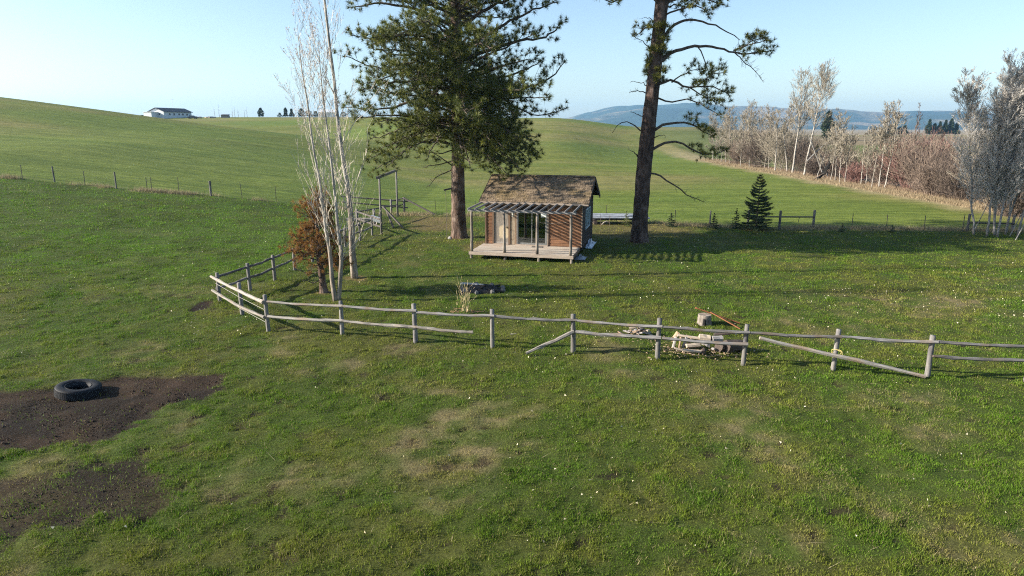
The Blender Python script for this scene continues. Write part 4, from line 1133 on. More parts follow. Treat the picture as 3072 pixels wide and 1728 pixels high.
M['poplar_bark'] = barkmat('poplar_bark', (.11, .098, .085), (.37, .35, .315), (.29, .275, .25), (5, 5, 1.3), 1.0, .5, .03)
M['poplar_low'] = barkmat('poplar_rough_bark', (.10, .082, .068), (.32, .27, .22), None, (11, 11, 1.4), 1.0, .9, .04)
M['pale_twig'] = simple('pale_twigs', (.46, .41, .34), .8, .2)
M['bud'] = leafmat('buds_and_catkins', .4, .7, .1)
def poplar(label, base, stems, seed, shoots):
    rng = np.random.default_rng(seed); t = thing("poplar_tree", label, "tree", gp(*base))
    for st in stems:
        ctrl = np.array(st['p'], float); n = 30; pts = spline(ctrl, n); h = np.linspace(0, 1, n)
        rad = np.interp(pts[:, 2], st['z'], st['r'])
        k = np.searchsorted(pts[:, 2], st.get('rough', 2.3))
        tb = MB(); tb.tube(pts[:k + 1], rad[:k + 1], 10, wob=.05, rng=rng); tb.build("lower_trunk", M['poplar_low'], t, smooth=True)
        tb = MB(); tb.tube(pts[k:], rad[k:] * .995, 9, wob=.02, rng=rng); tb.build("trunk", M['poplar_bark'], t, smooth=True)
        st['pts'] = pts; st['rad'] = rad
    tw = Twigs(); buds = []
    for st in stems:
        pts = st['pts']; z0, z1 = st.get('br', (2.2, pts[-1, 2])); nb_ = st.get('n', 26)
        for z in np.sort(rng.uniform(z0, z1, nb_)):
            i = min(len(pts) - 2, max(0, np.searchsorted(pts[:, 2], z) - 1)); q = (z - pts[i, 2]) / (pts[i + 1, 2] - pts[i, 2] + 1e-9)
            p = pts[i] + (pts[i + 1] - pts[i]) * q
            a = rng.uniform(0, 6.28); f = (z - z0) / (z1 - z0 + 1e-9)
            d = unit(np.array([math.cos(a) * .55, math.sin(a) * .55, 1.0 * rng.uniform(.8, 1.4)]))
            L = st.get('L', 2.6) * (1.0 - .55 * f) * rng.uniform(.6, 1.15)
            branchy(tw, buds, p, d, L, max(.007, .22 * np.interp(z, st['z'], st['r'])), rng, 2, .30, .22, 6, 4, 0 if f < .25 else 4, .05, .0034)
    for (p, d, L, r) in shoots:
        branchy(tw, buds, np.array(p, float), unit(np.array(d, float)), L, r, rng, 1, .25, .2, 6, 3, 0, .05, .003)
    mb = MB(); tw.into(mb, rng); mb.build("branches", M['pale_twig'], t)
    mb = MB(); leaflets(mb, buds, rng, (.03, .06), (.34, .27, .25), (.60, .53, .50)); mb.build("buds", M['bud'], t)
    return t
def fan(rng, n, c, zr, spr=.5, L=(1.4, 2.8), bias=(0, 0)):
    out = []
    for _ in range(n):
        a = rng.uniform(0, 6.28); s = rng.uniform(.2, spr)
        out.append(((c[0] + rng.normal(0, .05), c[1] + rng.normal(0, .05), rng.uniform(*zr)), (math.cos(a) * s + bias[0], math.sin(a) * s + bias[1], 1.0), rng.uniform(*L), rng.uniform(.005, .010)))
    return out
rg = np.random.default_rng(2)
k = 27.5 / 1990.
poplar("slim pale poplar with two stems forking from the ground behind the rail fence", (-7.30, 26.62),
       [dict(p=[(-.02, 0, -.1), (-.10, 0, .9), (-.13, .05, 1.9), (-.26, .1, 3.1), (-.36, .1, 4.8), (-.55, .15, 6.2), (-.66, .15, 8.0), (-.80, .2, 9.2), (-.85, .2, 10.8)], z=[0, 1.9, 4.8, 8, 10.8], r=[.10, .08, .052, .03, .007], rough=2.4, br=(2.6, 10.4), n=30, L=2.8),
        dict(p=[(.10, .05, -.1), (.22, 0, .9), (.34, 0, 1.9), (.28, 0, 2.9), (.22, 0, 4.5), (.14, 0, 6.2), (.04, 0, 7.6), (-.02, 0, 8.8), (-.05, 0, 10.2)], z=[0, 1.9, 4.8, 8, 10.2], r=[.095, .08, .05, .028, .007], rough=2.3, br=(2.4, 9.8), n=28, L=2.6)],
       41, fan(rg, 14, (.30, 0), (1.6, 2.6), .55, (1.4, 3.0), (.15, 0)) + fan(rg, 10, (-.14, 0), (1.7, 3.2), .55, (1.2, 2.6), (-.2, 0)) + fan(rg, 8, (.3, 0), (1.5, 1.9), 1.0, (1.2, 2.2), (.5, 0)))
poplar("tall white stemmed poplar with the thickest trunk behind the dead pine", (-7.49, 30.85),
       [dict(p=[(0, 0, -.1), (-.05, 0, 1.2), (-.02, 0, 2.7), (-.10, 0, 4.3), (-.27, 0, 6.0), (-.39, 0, 7.8), (-.42, 0, 9.0), (-.52, 0, 10.4), (-.62, 0, 12.2), (-.72, 0, 14.4), (-.76, 0, 16.2)], z=[0, 1.2, 4.3, 8, 12, 16.2], r=[.18, .155, .10, .075, .05, .010], rough=3.4, br=(3.0, 15.6), n=38, L=3.6)],
       43, fan(rg, 14, (-.03, 0), (2.2, 5.5), .5, (1.6, 3.4), (.2, 0)) + fan(rg, 6, (.05, -.05), (1.3, 1.6), .9, (1.6, 2.6), (.8, -.1)))

# --- pale aspen clump at the right edge of the lawn
M['aspen_bark'] = barkmat('grey_aspen_bark', (.10, .095, .09), (.31, .295, .28), (.18, .175, .17), (4, 4, 2.0), 1.0, .4, .02)
M['aspen_twig'] = simple('grey_twigs', (.34, .32, .30), .8, .2)
def aspen(label, base, top, H, seed, crown0=.28, width=1.7, nb_=34, r=.10, budc=((.40, .37, .335), (.80, .76, .70)), budn=7, group=None, name="aspen_tree", bark='aspen_bark', twig='aspen_twig', depth=2, bsz=(.05, .10), mr=.007, kids=5, upr=(.5, 1.2), spr=.5):
    rng = np.random.default_rng(seed); t = thing(name, label, "tree", gp(*base), 0, group)
    n = 22; zz = np.linspace(-.1, H, n); f = np.clip(zz / H, 0, 1)
    pts = np.stack([top[0] * f ** 1.1 + np.cumsum(rng.normal(0, .03, n)), top[1] * f + np.cumsum(rng.normal(0, .03, n)), zz], 1)
    tb = MB(); tb.tube(pts, r * (1 - .93 * f ** .9), 8, wob=.04, rng=rng); tb.build("trunk", M[bark], t, smooth=True)
    tw = Twigs(); buds = []
    for z in np.sort(rng.uniform(H * crown0, H * .97, nb_)):
        i = min(n - 2, np.searchsorted(zz, z) - 1); p = pts[i] + (pts[i + 1] - pts[i]) * ((z - zz[i]) / (zz[i + 1] - zz[i]))
        a = rng.uniform(0, 6.28); g_ = (z / H - crown0) / (1 - crown0)
        L = width * (1.0 - .5 * g_) * rng.uniform(.55, 1.15) * np.interp(g_, [0, .2, 1], [.75, 1, .9])
        branchy(tw, buds, p, unit(np.array([math.cos(a), math.sin(a), rng.uniform(*upr)])), L, max(.010, r * .22 * (1 - g_ * .6)), rng, depth, spr, .2, 5, kids, budn, .10, mr)
    mb = MB(); tw.into(mb, rng); mb.build("branches", M[twig], t)
    if budn:
        mb = MB(); leaflets(mb, buds, rng, bsz, *budc); mb.build("catkins", M['bud'], t)
    return t
AG = "grey aspens in the clump at the right of the lawn"
for i, (bx, by, tx, ty, H, lab) in enumerate([
        (31.0, 44.1, -2.0, .3, 9.4, "aspen leaning left, leftmost of the grey clump on the right"),
        (31.4, 43.4, -.3, .2, 10.9, "grey aspen with the darkest straight stem in the right clump"),
        (31.9, 43.1, .9, .3, 10.2, "thin grey aspen leaning right in front of the brace rail"),
        (32.8, 44.9, -.4, .2, 10.0, "grey aspen standing behind the brace rail posts"),
        (33.2, 44.2, 1.4, 0, 11.4, "stout grey aspen leaning right near the photo's right edge"),
        (33.9, 45.1, .6, .3, 12.2, "tallest aspen of the right clump, cut by the photo edge"),
        (32.3, 44.0, -.9, .2, 8.6, "short grey aspen between the darkest stem and the brace rail"),
        (33.5, 43.5, .9, -.2, 9.6, "slim aspen nearest the camera in the right part of the clump"),
        (34.5, 44.2, 1.6, 0, 11.5, "outermost aspen of the clump, leaning out of the photo")]):
    aspen(lab, (bx, by), (tx, ty), H, 60 + i, .16, 2.6, 92, .075, group=AG, budn=7, bsz=(.04, .08), kids=6, upr=(1.0, 2.4), spr=.36)
rg = np.random.default_rng(77)
for i, (bx, by, dx_, dz) in enumerate(((31.2, 44.6, 1.0, 2.6), (32.2, 42.0, .9, 2.2), (33.0, 43.6, 1.3, 3.4), (33.6, 42.6, 1.0, 3.0))):
    tag(MB().tube([(0, 0, -.1), (dx_ * .5, 0, dz * .5), (dx_, .1, dz)], [.035, .028, .012], 6).build("sapling_stem", M['aspen_bark'], loc=gp(bx, by)), ["bare sapling stem crossing behind the leftmost aspen", "pale slanting pole nearest the camera below the aspens", "slanting bare stem in the middle of the aspen clump", "thin slanting stem right of the brace rail"][i], "stem")

# --- birches and brush along the creek
M['birch_bark'] = barkmat('white_birch_bark', (.13, .115, .10), (.43, .405, .365), (.21, .19, .165), (2.5, 2.5, 5), 1.0, .3, .02)
M['tan_twig'] = simple('tan_twigs', (.245, .215, .17), .85, .25)
M['brown_twig'] = simple('brown_brush', (.165, .125, .10), .85, .3)
M['red_twig'] = simple('red_dogwood_brush', (.20, .11, .095), .85, .3)
M['dark_twig'] = simple('dark_brush', (.11, .085, .07), .85, .3)
def yrow(Dx, x): return x / ((Dx * 1.19255 - 1536) / 1990 / .966)
def creek(label, Dx, x, H, lean, seed, crown0=.35, width=1.8, nb_=26, r=.11, group=None, twig='tan_twig', budn=0, bark='birch_bark', name="birch_tree", depth=2):
    y = yrow(Dx, x)
    return aspen(label, (x, y), (lean, 0), H, seed, crown0, width, nb_, r, ((.35, .28, .22), (.50, .42, .34)), budn, group, name, bark, twig, depth, (.08, .16), .013, 6, (.9, 2.0), .40)
creek("tall dark stemmed birch, left one of the two tallest in the tree line", 1962, 43.5, 14.6, .3, 101, .42, 3.8, 58, .16)
creek("tall white birch leaning right, highest of the tree line", 1988, 43.0, 14.9, 1.6, 102, .42, 4.0, 64, .17)
creek("birch stub with a bare white fork left of the two tallest birches", 1948, 44.5, 8.5, -1.2, 103, .5, 1.6, 12, .15)
creek("white twin birch, left stem, before the red brush", 2172, 43.5, 9.6, .2, 104, .35, 2.2, 36, .085)
creek("white twin birch, right stem, before the red brush", 2186, 43.5, 9.0, .5, 105, .35, 2.2, 36, .085)
creek("slender white birch stem standing alone by the dark snag", 2128, 43.6, 6.5, -.2, 106, .75, .6, 6, .07)
creek("dark bare tree rising behind the red brush", 2238, 48, 10.5, .4, 107, .45, 1.3, 14, .10, twig='dark_twig', bark='pine_bark', name="bare_tree")
creek("dark spreading bare tree above the red brush on the right", 2300, 52, 7.6, .1, 108, .45, 1.6, 30, .10, twig='dark_twig', bark='pine_bark', name="bare_tree")
creek("white birch forking low in the thicket left of the tallest pair", 1918, 42.5, 9.5, -.2, 109, .22, 2.4, 32, .12)
LG = "thin birches crowded along the creek"
rg = np.random.default_rng(8)
ORD = ["first", "second", "third", "fourth", "fifth", "sixth", "seventh", "eighth", "ninth", "tenth", "eleventh", "twelfth", "thirteenth", "rightmost"]
i = 0
for Dx in (1768, 1778, 1788, 1799, 1811, 1822, 1836, 1846, 1857, 1868, 1880, 1893, 1904, 1932):
    i += 1; x = rg.uniform(41.5, 47)
    creek(ORD[i - 1] + " slender birch from the left in the crowded creek thicket", Dx, x, rg.uniform(8.5, 12) * (1 if Dx > 1790 else .85), rg.normal(0, .6), 120 + i, .12, 2.7, 46, rg.uniform(.05, .08), LG)
LG2 = "thin birches right of the tallest pair"
for Dx, h in ((2020, 7), (2055, 8), (2066, 9.5), (2078, 8.5), (2090, 7), (2140, 7), (2155, 7.5)):
    i += 1
    creek(ORD[i - 15] + " thin birch right of the tallest pair, counted towards the red brush", Dx, rg.uniform(42, 45), h, rg.normal(0, .6), 120 + i, .2, 2.0, 30, rg.uniform(.045, .065), LG2)

def bush(label, x, y, w, h, seed, mat, n=150, name="brush", group=None, spread=.9, dz=0.0):
    rng = np.random.default_rng(seed); t = thing(name, label, "bush", gp(x, y, dz), 0, group)
    tw = Twigs(); buds = []
    for _ in range(n):
        a = rng.uniform(0, 6.28); q = rng.uniform(0, .5)
        p = np.array([math.cos(a) * q * w * .6, math.sin(a) * q * w * .6, -.1])
        d = unit(np.array([math.cos(a) * spread * rng.uniform(.1, 1), math.sin(a) * spread * rng.uniform(.1, 1), 1.0]))
        branchy(tw, buds, p, d, h * rng.uniform(.6, 1.08), rng.uniform(.012, .022), rng, 2, .45, .18, 5, 5, 0, .10, .010)
    mb = MB(); tw.into(mb, rng); mb.build("stems", M[mat], t); return t
bush("wide reddish brown brush mass left of the aspen clump", 45.5, 73, 4.5, 5.2, 201, 'brown_twig', 170)
bush("red twigged brush, brightest and tallest of the thicket", 47.5, 79, 4.2, 5.6, 202, 'red_twig', 170)
bush("brown brush behind the red twigged bush", 50.5, 76, 4.2, 5.2, 203, 'brown_twig', 130)
bush("dark brown brush at the foot of the red thicket", 44.0, 69.5, 3.6, 3.6, 204, 'brown_twig', 150)
bush("dark tangled brush between the red thicket and the aspens", 43.8, 65, 3.6, 3.6, 205, 'dark_twig', 150)
bush("grey brown brush behind the leftmost aspen", 45.5, 62, 4.4, 5.0, 206, 'tan_twig', 170)
bush("tan bushy growth behind the aspen stems", 43.0, 58, 4.0, 4.6, 207, 'tan_twig', 160)
bush("low reddish bush below the dark snag", 44.0, 86, 2.4, 2.4, 208, 'red_twig', 90)
bush("brown bush right of the white birch stem", 46.5, 83, 2.8, 4.0, 209, 'brown_twig', 110)
bush("dark brush at the foot of the left thicket", 44.0, 119, 4.4, 5.2, 210, 'dark_twig', 150)
bush("brown brush filling the thicket between the slender birches", 45.5, 126, 4.4, 6.0, 218, 'brown_twig', 150)
bush("tan brush in the left thicket beside the forking birch", 45.5, 112, 4.0, 6.4, 219, 'tan_twig', 150)
bush("dark low brush under the crossed dead trunks", 44.5, 98, 3.0, 2.6, 220, 'dark_twig', 110)
bush("dark bush right of the left thicket", 46.5, 108, 3.4, 5.0, 211, 'dark_twig', 120)
bush("low brown brush under the thin birches at the far left", 44.0, 131, 4.0, 3.6, 212, 'brown_twig', 120)
bush("brown brush behind the tallest birches", 50, 104, 4.0, 4.6, 213, 'brown_twig', 110)
bush("tan brush between the tallest birches and the snag", 47, 96, 3.2, 4.0, 214, 'brown_twig', 100)
bush("brown brush behind the dark snag", 50, 91, 3.6, 4.4, 215, 'brown_twig', 110)
bush("dark undergrowth behind the aspen trunks", 40.5, 54, 3.4, 3.2, 216, 'dark_twig', 130)
bush("tan brush at the photo's right edge behind the aspens", 44, 52.5, 3.6, 4.4, 217, 'tan_twig', 130)
# leaning black snag
sn = thing("dead_snag", "black broken snag leaning right among the brush", "snag", gp(43.2, 91.5))
rng = np.random.default_rng(9)
part("trunk", M['black'], lambda b: b.tube(spline([(-1.5, 0, -.1), (-.9, 0, .9), (-.3, 0, 1.8), (.0, 0, 2.7), (.1, 0, 3.7), (.25, 0, 4.6)], 14), [.10, .2, .12, .24, .2, .28, .16, .26, .2, .24, .12, .14, .07, .03], 7, wob=.3, rng=rng), sn)
part("root_branch", M['dark_twig'], lambda b: b.tube([(-2.0, 0, .2), (-1.0, -.2, .9), (0, -.2, 1.3), (.7, -.2, 1.25)], [.08, .06, .05, .02], 6), sn)
cx = thing("crossed_logs", "dead grey trunks leaning across each other right of the tallest birches", "log", gp(43.0, 95.5))
for a, c in (((1.5, 0, 0), (-1.4, 0, 6.0)), ((2.2, .2, 0), (.2, .2, 4.2)), ((-1.2, .1, 2.4), (1.3, .1, 5.0))):
    part("trunk", M['aspen_bark'], lambda b: b.tube([a, ((a[0] + c[0]) / 2, a[1], (a[2] + c[2]) / 2 + .1), c], [.10, .09, .04], 7), cx)

# --- far conifers, the house on the ridge and its yard
M['far_green'] = leafmat('far_conifer', .1, .7, .1)
def conifer(label, x, y, H, Wd, seed, c1=(.018, .032, .018), c2=(.05, .075, .035), pointed=.8, group=None):
    rng = np.random.default_rng(seed); t = thing("conifer_tree", label, "tree", gp(x, y), 0, group)
    tb = MB(); tb.tube([(0, 0, -.3), (0, 0, H * .9)], [.02 * H, .006 * H], 6); tb.build("trunk", M['pine_wood'], t)
    n = 420; z = H * (.10 + .90 * rng.random(n) ** 1.15); f = z / H
    rr = Wd * .5 * np.clip(1.05 - f, .04, 1) ** pointed * np.sqrt(rng.uniform(.15, 1, n)) * (1 + .25 * np.sin(z * 9 / H + rng.uniform(0, 6)))
    a = rng.uniform(0, 6.28, n); p = np.stack([rr * np.cos(a), rr * np.sin(a), z], 1)
    mb = MB(); needles(mb, p, np.stack([np.cos(a), np.sin(a), np.full(n, -.1)], 1), rng, 5, (H * .05, H * .12), H * .05, 1.2, c1, c2, back=H * .03)
    mb.build("crown", M['far_green'], t); return t
def fx(Dx, y): return (Dx * 1.19255 - 1536) / 1990 * (y * .972 + 1.0)
conifer("lone round dark pine on the ridge right of the far house", fx(661, 345), 345, 4.6, 3.6, 301, pointed=.45)
CG = "dark pines on the left ridge"
for i, (Dx, h, w) in enumerate(((708, 2.2, 3.0), (723, 4.6, 2.8), (738, 4.2, 2.4))):
    conifer(["low bushy pine, left of three on the ridge by the poplar tops", "taller middle pine of three on the ridge by the poplar tops", "right pine of three on the ridge by the poplar tops"][i], fx(Dx, 348), 348, h, w, 310 + i, pointed=.6, group=CG)
for i, (Dx, h, w) in enumerate(((762, 4.2, 4.2), (780, 3.2, 5.0), (798, 3.0, 3.6), (868, 2.6, 4.0), (895, 2.2, 4.0))):
    conifer(["dark round tree behind the slim poplar stems on the ridge", "wide dark tree left of the white barn on the ridge", "low dark tree touching the white barn on the ridge", "dark tree right of the white barn on the ridge", "low dark trees farthest right on the left ridge"][i], fx(Dx, 350), 350, h, w, 320 + i, pointed=.4, group=CG)
RG = "dark conifers on the plain beyond the creek"
conifer("tall dark conifer standing alone above the creek trees", fx(2080, 300), 300, 12.5, 5.8, 330, pointed=.5, group=RG)
conifer("small conifer left of the tall dark one above the creek trees", fx(1972, 420), 420, 8, 5, 331, group=RG)
for i, Dx in enumerate((2215, 2226, 2238, 2250, 2262, 2275, 2335, 2349, 2362, 2376, 2390, 2404)):
    conifer(ORD[i % 6] + (" dark conifer from the left in the left far row before the hills" if i < 6 else " dark conifer from the left in the right far row before the hills"), fx(Dx, 520), 520, 5.5 + 4 * ((i * 37) % 7) / 7 + (3 if i > 5 else 0), 6, 340 + i, group=RG)
GB = "bare poplars on the far ridge"
for i, (Dx, h) in enumerate(((546, 5), (557, 6.5), (590, 4.6), (596, 5.6), (604, 4.4), (620, 4.0), (626, 5.4))):
    y = 352; aspen(ORD[i] + " bare upright poplar right of the house on the far ridge", (fx(Dx, y), y), (0, 0), h, 360 + i, .15, 1.0, 10, .10, budn=0, group=GB, name="far_poplar", depth=1)

hs = thing("farm_house", "pale blue grey ranch house with a dark roof on the far ridge", "house", gp(fx(436, 338), 338), R(75))
HW = simple('pale_siding', (.52, .56, .60), .7, .06); HR = simple('dark_shingle_roof', (.055, .06, .075), .8, .2, 3)
HB = simple('white_trim', (.75, .75, .74), .6, .05); HG = simple('window_glass', (.03, .04, .05), .15, .1)
hl, hw, hh_ = 9.3, 4.3, 2.7
part("wall", HW, lambda b: b.box((0, 0, hh_ / 2 - .3), (2 * hl, 2 * hw, hh_ + .6)), hs)
for sx in (-1, 1):
    part("gable_wall", HW, lambda b: b.add([(sx * hl, -hw, hh_), (sx * hl, hw, hh_), (sx * hl, 0, hh_ + 1.6), (sx * (hl - .2), -hw, hh_), (sx * (hl - .2), hw, hh_), (sx * (hl - .2), 0, hh_ + 1.6)], [[0, 1, 2], [3, 5, 4]], [[0, 3, 4, 1], [1, 4, 5, 2], [2, 5, 3, 0]]), hs)
def hroof(b):
    for sg in (-1, 1):
        b.add([(-hl - .6, sg * (hw + .6), hh_ - .15), (hl + .6, sg * (hw + .6), hh_ - .15), (hl + .6, 0, hh_ + 1.72), (-hl - .6, 0, hh_ + 1.72), (-hl - .6, sg * (hw + .6), hh_ + .0), (hl + .6, sg * (hw + .6), hh_), (hl + .6, 0, hh_ + 1.9), (-hl - .6, 0, hh_ + 1.9)], [[0, 1, 2, 3], [4, 5, 6, 7], [0, 1, 5, 4], [1, 2, 6, 5], [2, 3, 7, 6], [3, 0, 4, 7]])
part("roof", HR, hroof, hs)
for x in (-5.6, -2.6, .6, 3.2, 6.0):
    w = MB().box((x, -hw - .03, 1.55), (1.5, .06, 1.2)).build("window", HB, hs)
    MB().box((x, -hw - .07, 1.55), (1.2, .03, .95)).build("pane", HG, w)
for y in (-1.8, 1.6):
    w = MB().box((-hl - .03, y, 1.5), (.06, 1.3, 1.2)).build("window", HB, hs)
    MB().box((-hl - .07, y, 1.5), (.03, 1.0, .95)).build("pane", HG, w)
part("porch", HW, lambda b: b.box((-hl - 2.0, 1.5, 1.0), (3.9, 4.5, 2.6)), hs)
part("porch_roof", HB, lambda b: b.box((-hl - 2.0, 1.5, 2.4), (4.4, 5.0, .2)), hs)
ms_ = thing("radio_mast", "thin antenna mast behind the far house", "antenna", gp(fx(443, 342), 342))
part("pole", HB, lambda b: b.tube([(0, 0, 0), (0, 0, 9.6)], [.09, .05], 6), ms_)
part("crossarm", HB, lambda b: b.bar((-.8, 0, 8.6), (.8, 0, 8.6), .06, .06), ms_)
def car(label, x, y, rz, c, seed):
    t = thing("parked_car", label, "car", gp(x, y), rz)
    pm = simple('car_paint_%d' % seed, c, .3, .05, spec=.5)
    part("body", pm, lambda b: b.box((0, 0, .62), (4.4, 1.75, .62)), t)
    def cb(b):
        v = [(-1.5, -.78, .93), (1.1, -.78, .93), (1.1, .78, .93), (-1.5, .78, .93), (-1.1, -.66, 1.5), (.5, -.66, 1.5), (.5, .66, 1.5), (-1.1, .66, 1.5)]
        b.add(v, [[3, 2, 1, 0], [4, 5, 6, 7], [0, 1, 5, 4], [1, 2, 6, 5], [2, 3, 7, 6], [3, 0, 4, 7]])
    part("cabin", HG, cb, t)
    for wx in (-1.35, 1.35):
        for wy in (-.85, .85): part("wheel", M['black'], lambda b: b.tube([(wx, wy - .1, .34), (wx, wy + .1, .34)], .34, 12), t)
car("small red car parked left of the far house", fx(368, 331), 331, .2, (.42, .05, .04), 1)
car("white car parked in front of the far house", fx(382, 328), 328, .1, (.7, .7, .7), 2)
car("dark car parked right of the far house", fx(490, 326), 326, .0, (.03, .035, .05), 3)
sh = thing("farm_shed", "low grey shed on the ridge right of the far house", "shed", gp(fx(572, 338), 338), .15)
part("wall", simple('grey_shed', (.20, .19, .18), .8), lambda b: b.box((0, 0, .3), (3.4, 3, 1.8)), sh)
part("roof", HR, lambda b: b.add([(-1.9, -1.8, 1.15), (1.9, -1.8, 1.15), (1.9, 1.8, 1.55), (-1.9, 1.8, 1.55), (-1.9, -1.8, 1.25), (1.9, -1.8, 1.25), (1.9, 1.8, 1.65), (-1.9, 1.8, 1.65)], [[3, 2, 1, 0], [4, 5, 6, 7], [0, 1, 5, 4], [1, 2, 6, 5], [2, 3, 7, 6], [3, 0, 4, 7]]), sh)
ba = thing("white_barn", "white barn with a grey roof far off behind the poplar stems", "barn", gp(fx(830, 352), 352), .1)
part("wall", HB, lambda b: b.box((0, 0, 1.0), (9, 6, 2.8)), ba)
part("roof", HW, lambda b: b.add([(-4.8, -3.4, 2.3), (4.8, -3.4, 2.3), (4.8, 0, 3.8), (-4.8, 0, 3.8), (-4.8, 3.4, 2.3), (4.8, 3.4, 2.3)], [[0, 1, 2, 3], [3, 2, 5, 4]], [[0, 3, 4], [1, 5, 2]]), ba)
for i, (Dx, w, h, c) in enumerate(((505, 3.0, .8, (.30, .25, .2)), (522, 4.5, .7, (.36, .30, .22)), (345, 2.5, 1.2, (.25, .2, .17)), (355, 2.0, .8, (.18, .12, .1)), (540, 3.5, .9, (.33, .28, .22)))):
    rng = np.random.default_rng(400 + i); y = 334; mb = MB()
    n = 9
    for q in range(n): mb.box((rng.uniform(-w, w) * .5, rng.uniform(-1, 1), rng.uniform(0, h) * .5), (rng.uniform(.6, 1.6), rng.uniform(.6, 1.2), rng.uniform(.3, h)), np.array(Matrix.Rotation(rng.uniform(0, 3), 3, 'Z')))
    tag(mb.build("yard_clutter", simple('clutter_%d' % i, c, .9, .4, 1.5), loc=gp(fx(Dx, y), y)), ["tan heap of scrap just right of the far house", "long tan heap of lumber right of the far house", "brown heap at the far left end of the house yard", "dark brown heap beside the red car on the ridge", "tan heap beside the grey shed on the ridge"][i], "heap", kind="stuff")
# ------------------------------------------------------------------ truck tyre on the bare soil
rng = np.random.default_rng(14)
ty_ = thing("truck_tyre", "worn black truck tyre lying flat on the bare soil", "tyre", gp(-11.72, 16.75, -.03))
ty_.scale = (.88, .88, .82); ty_.rotation_euler = (R(-2), R(7), 0)
prof = [(.34, .05), (.30, .10), (.29, .16), (.30, .22), (.34, .30), (.42, .335), (.52, .335), (.585, .315), (.61, .275), (.618, .17), (.61, .06), (.585, .02), (.52, 0), (.42, 0)]
n = 56; a = np.arange(n) * 2 * np.pi / n
pv = np.array(prof); v = np.stack([pv[None, :, 0] * np.cos(a)[:, None], pv[None, :, 0] * np.sin(a)[:, None], np.broadcast_to(pv[None, :, 1], (n, len(pv)))], -1).reshape(-1, 3)
m_ = len(pv); i = np.arange(n)[:, None] * m_; j = np.arange(m_)[None]; i2 = ((np.arange(n) + 1) % n)[:, None] * m_; k = (j + 1) % m_
f = np.stack([i + j, i2 + j, i2 + k, i + k], -1).reshape(-1, 4)
rub = simple('worn_rubber', (.014, .0155, .019), .7, .5, 5, .2, spec=.2)
mb = MB(); mb.add(v, f); mb.build("carcass", rub, ty_, smooth=True)
tr_ = MB()
for q in range(64):
    t = q * 2 * math.pi / 64
    for z, o_ in ((.09, 0), (.17, .5), (.25, 0)):
        t2 = t + o_ * math.pi / 64; cz, sz = math.cos(t2), math.sin(t2)
        tr_.box((.613 * cz, .613 * sz, z), (.016, .047, .068), np.array([[cz, -sz, 0], [sz, cz, 0], [0, 0, 1]]))
tag(tr_.build("tread_block", rub, ty_), kind="stuff")
bd = MB(); bd.tube(np.stack([.345 * np.cos(np.append(a, 0)), .345 * np.sin(np.append(a, 0)), np.full(n + 1, .305)], 1), .014, 6, cap=False); bd.build("bead", rub, ty_, smooth=True)

# ------------------------------------------------------------------ fire pit, weeds
fp = thing("fire_pit", "low heap of charred wood and ash on the lawn behind the fence", "fire pit", gp(-1.29, 28.55))
ga = np.linspace(-1, 1, 22); UX, UY = np.meshgrid(ga, ga); rr_ = np.hypot(UX, UY)
hz_ = .24 * np.clip(1 - rr_ ** 2, 0, 1) * (.6 + .8 * fbm(UX * 3 + 9, UY * 3, 1, 3, 5)) - .02
ix = np.arange(22 * 22).reshape(22, 22); qf = np.stack([ix[:-1, :-1], ix[:-1, 1:], ix[1:, 1:], ix[1:, :-1]], -1).reshape(-1, 4)
mb = MB(); mb.add(np.stack([UX * .95, UY * .75, hz_], -1).reshape(-1, 3), qf); mb.build("ash_mound", simple('charcoal_and_ash', (.028, .026, .026), .95, .7, 7, .5), fp)
chm = simple('charred_wood', (.02, .017, .015), .9, .5, 9, .4); stm = simple('sooty_stone', (.13, .125, .12), .9, .4, 5, .3); bone = simple('burnt_white_ash', (.45, .43, .41), .9, .3)
for q in range(12):
    t = rng.uniform(0, 3.14); p = np.array([rng.uniform(-.75, .75), rng.uniform(-.55, .5), rng.uniform(.08, .22)]); d = np.array([math.cos(t), math.sin(t), rng.normal(0, .15)]) * rng.uniform(.15, .38)
    part("charred_log", chm if q % 4 else bone, lambda b: b.tube([p - d, p, p + d], rng.uniform(.03, .055), 6), fp)
def stone_mesh(s, rng):
    ph = np.linspace(0, math.pi, 6)[1:-1]; th = np.arange(7) * 2 * math.pi / 7
    v = [(0, 0, 1)] + [(math.sin(p) * math.cos(t), math.sin(p) * math.sin(t), math.cos(p)) for p in ph for t in th] + [(0, 0, -1)]
    v = np.array(v) * (1 + rng.normal(0, .12, (30, 1))) * np.asarray(s)
    f3 = [[0, 1 + q, 1 + (q + 1) % 7] for q in range(7)] + [[29, 22 + (q + 1) % 7, 22 + q] for q in range(7)]
    f4 = [[1 + 7 * r_ + q, 8 + 7 * r_ + q, 8 + 7 * r_ + (q + 1) % 7, 1 + 7 * r_ + (q + 1) % 7] for r_ in range(3) for q in range(7)]
    mb = MB(); mb.add(v, f3, f4); return mb
for q in range(9):
    t = q * .75 + 2.2; stone_mesh(rng.uniform(.08, .15, 3), rng).build("stone", stm, fp, (.95 * math.cos(t), .72 * math.sin(t), .05))
wd = thing("dry_weeds", "tall dry straw coloured weed stalks behind the middle of the fence", "weeds", gp(-1.86, 24.9))
straw = simple('dry_straw', (.48, .38, .22), .85, .2); tw = Twigs(); bl = []
for q in range(20):
    p = np.array([rng.normal(0, .12), rng.normal(0, .10), -.02]); branchy(tw, bl, p, unit(np.array([rng.normal(0, .16), rng.normal(0, .12), 1])), rng.uniform(.5, 1.45), .006, rng, 1, .5, .1, 6, 2, 0, .06, .0035)
mb = MB(); tw.into(mb, rng); mb.build("stalks", straw, wd)
mb = MB()
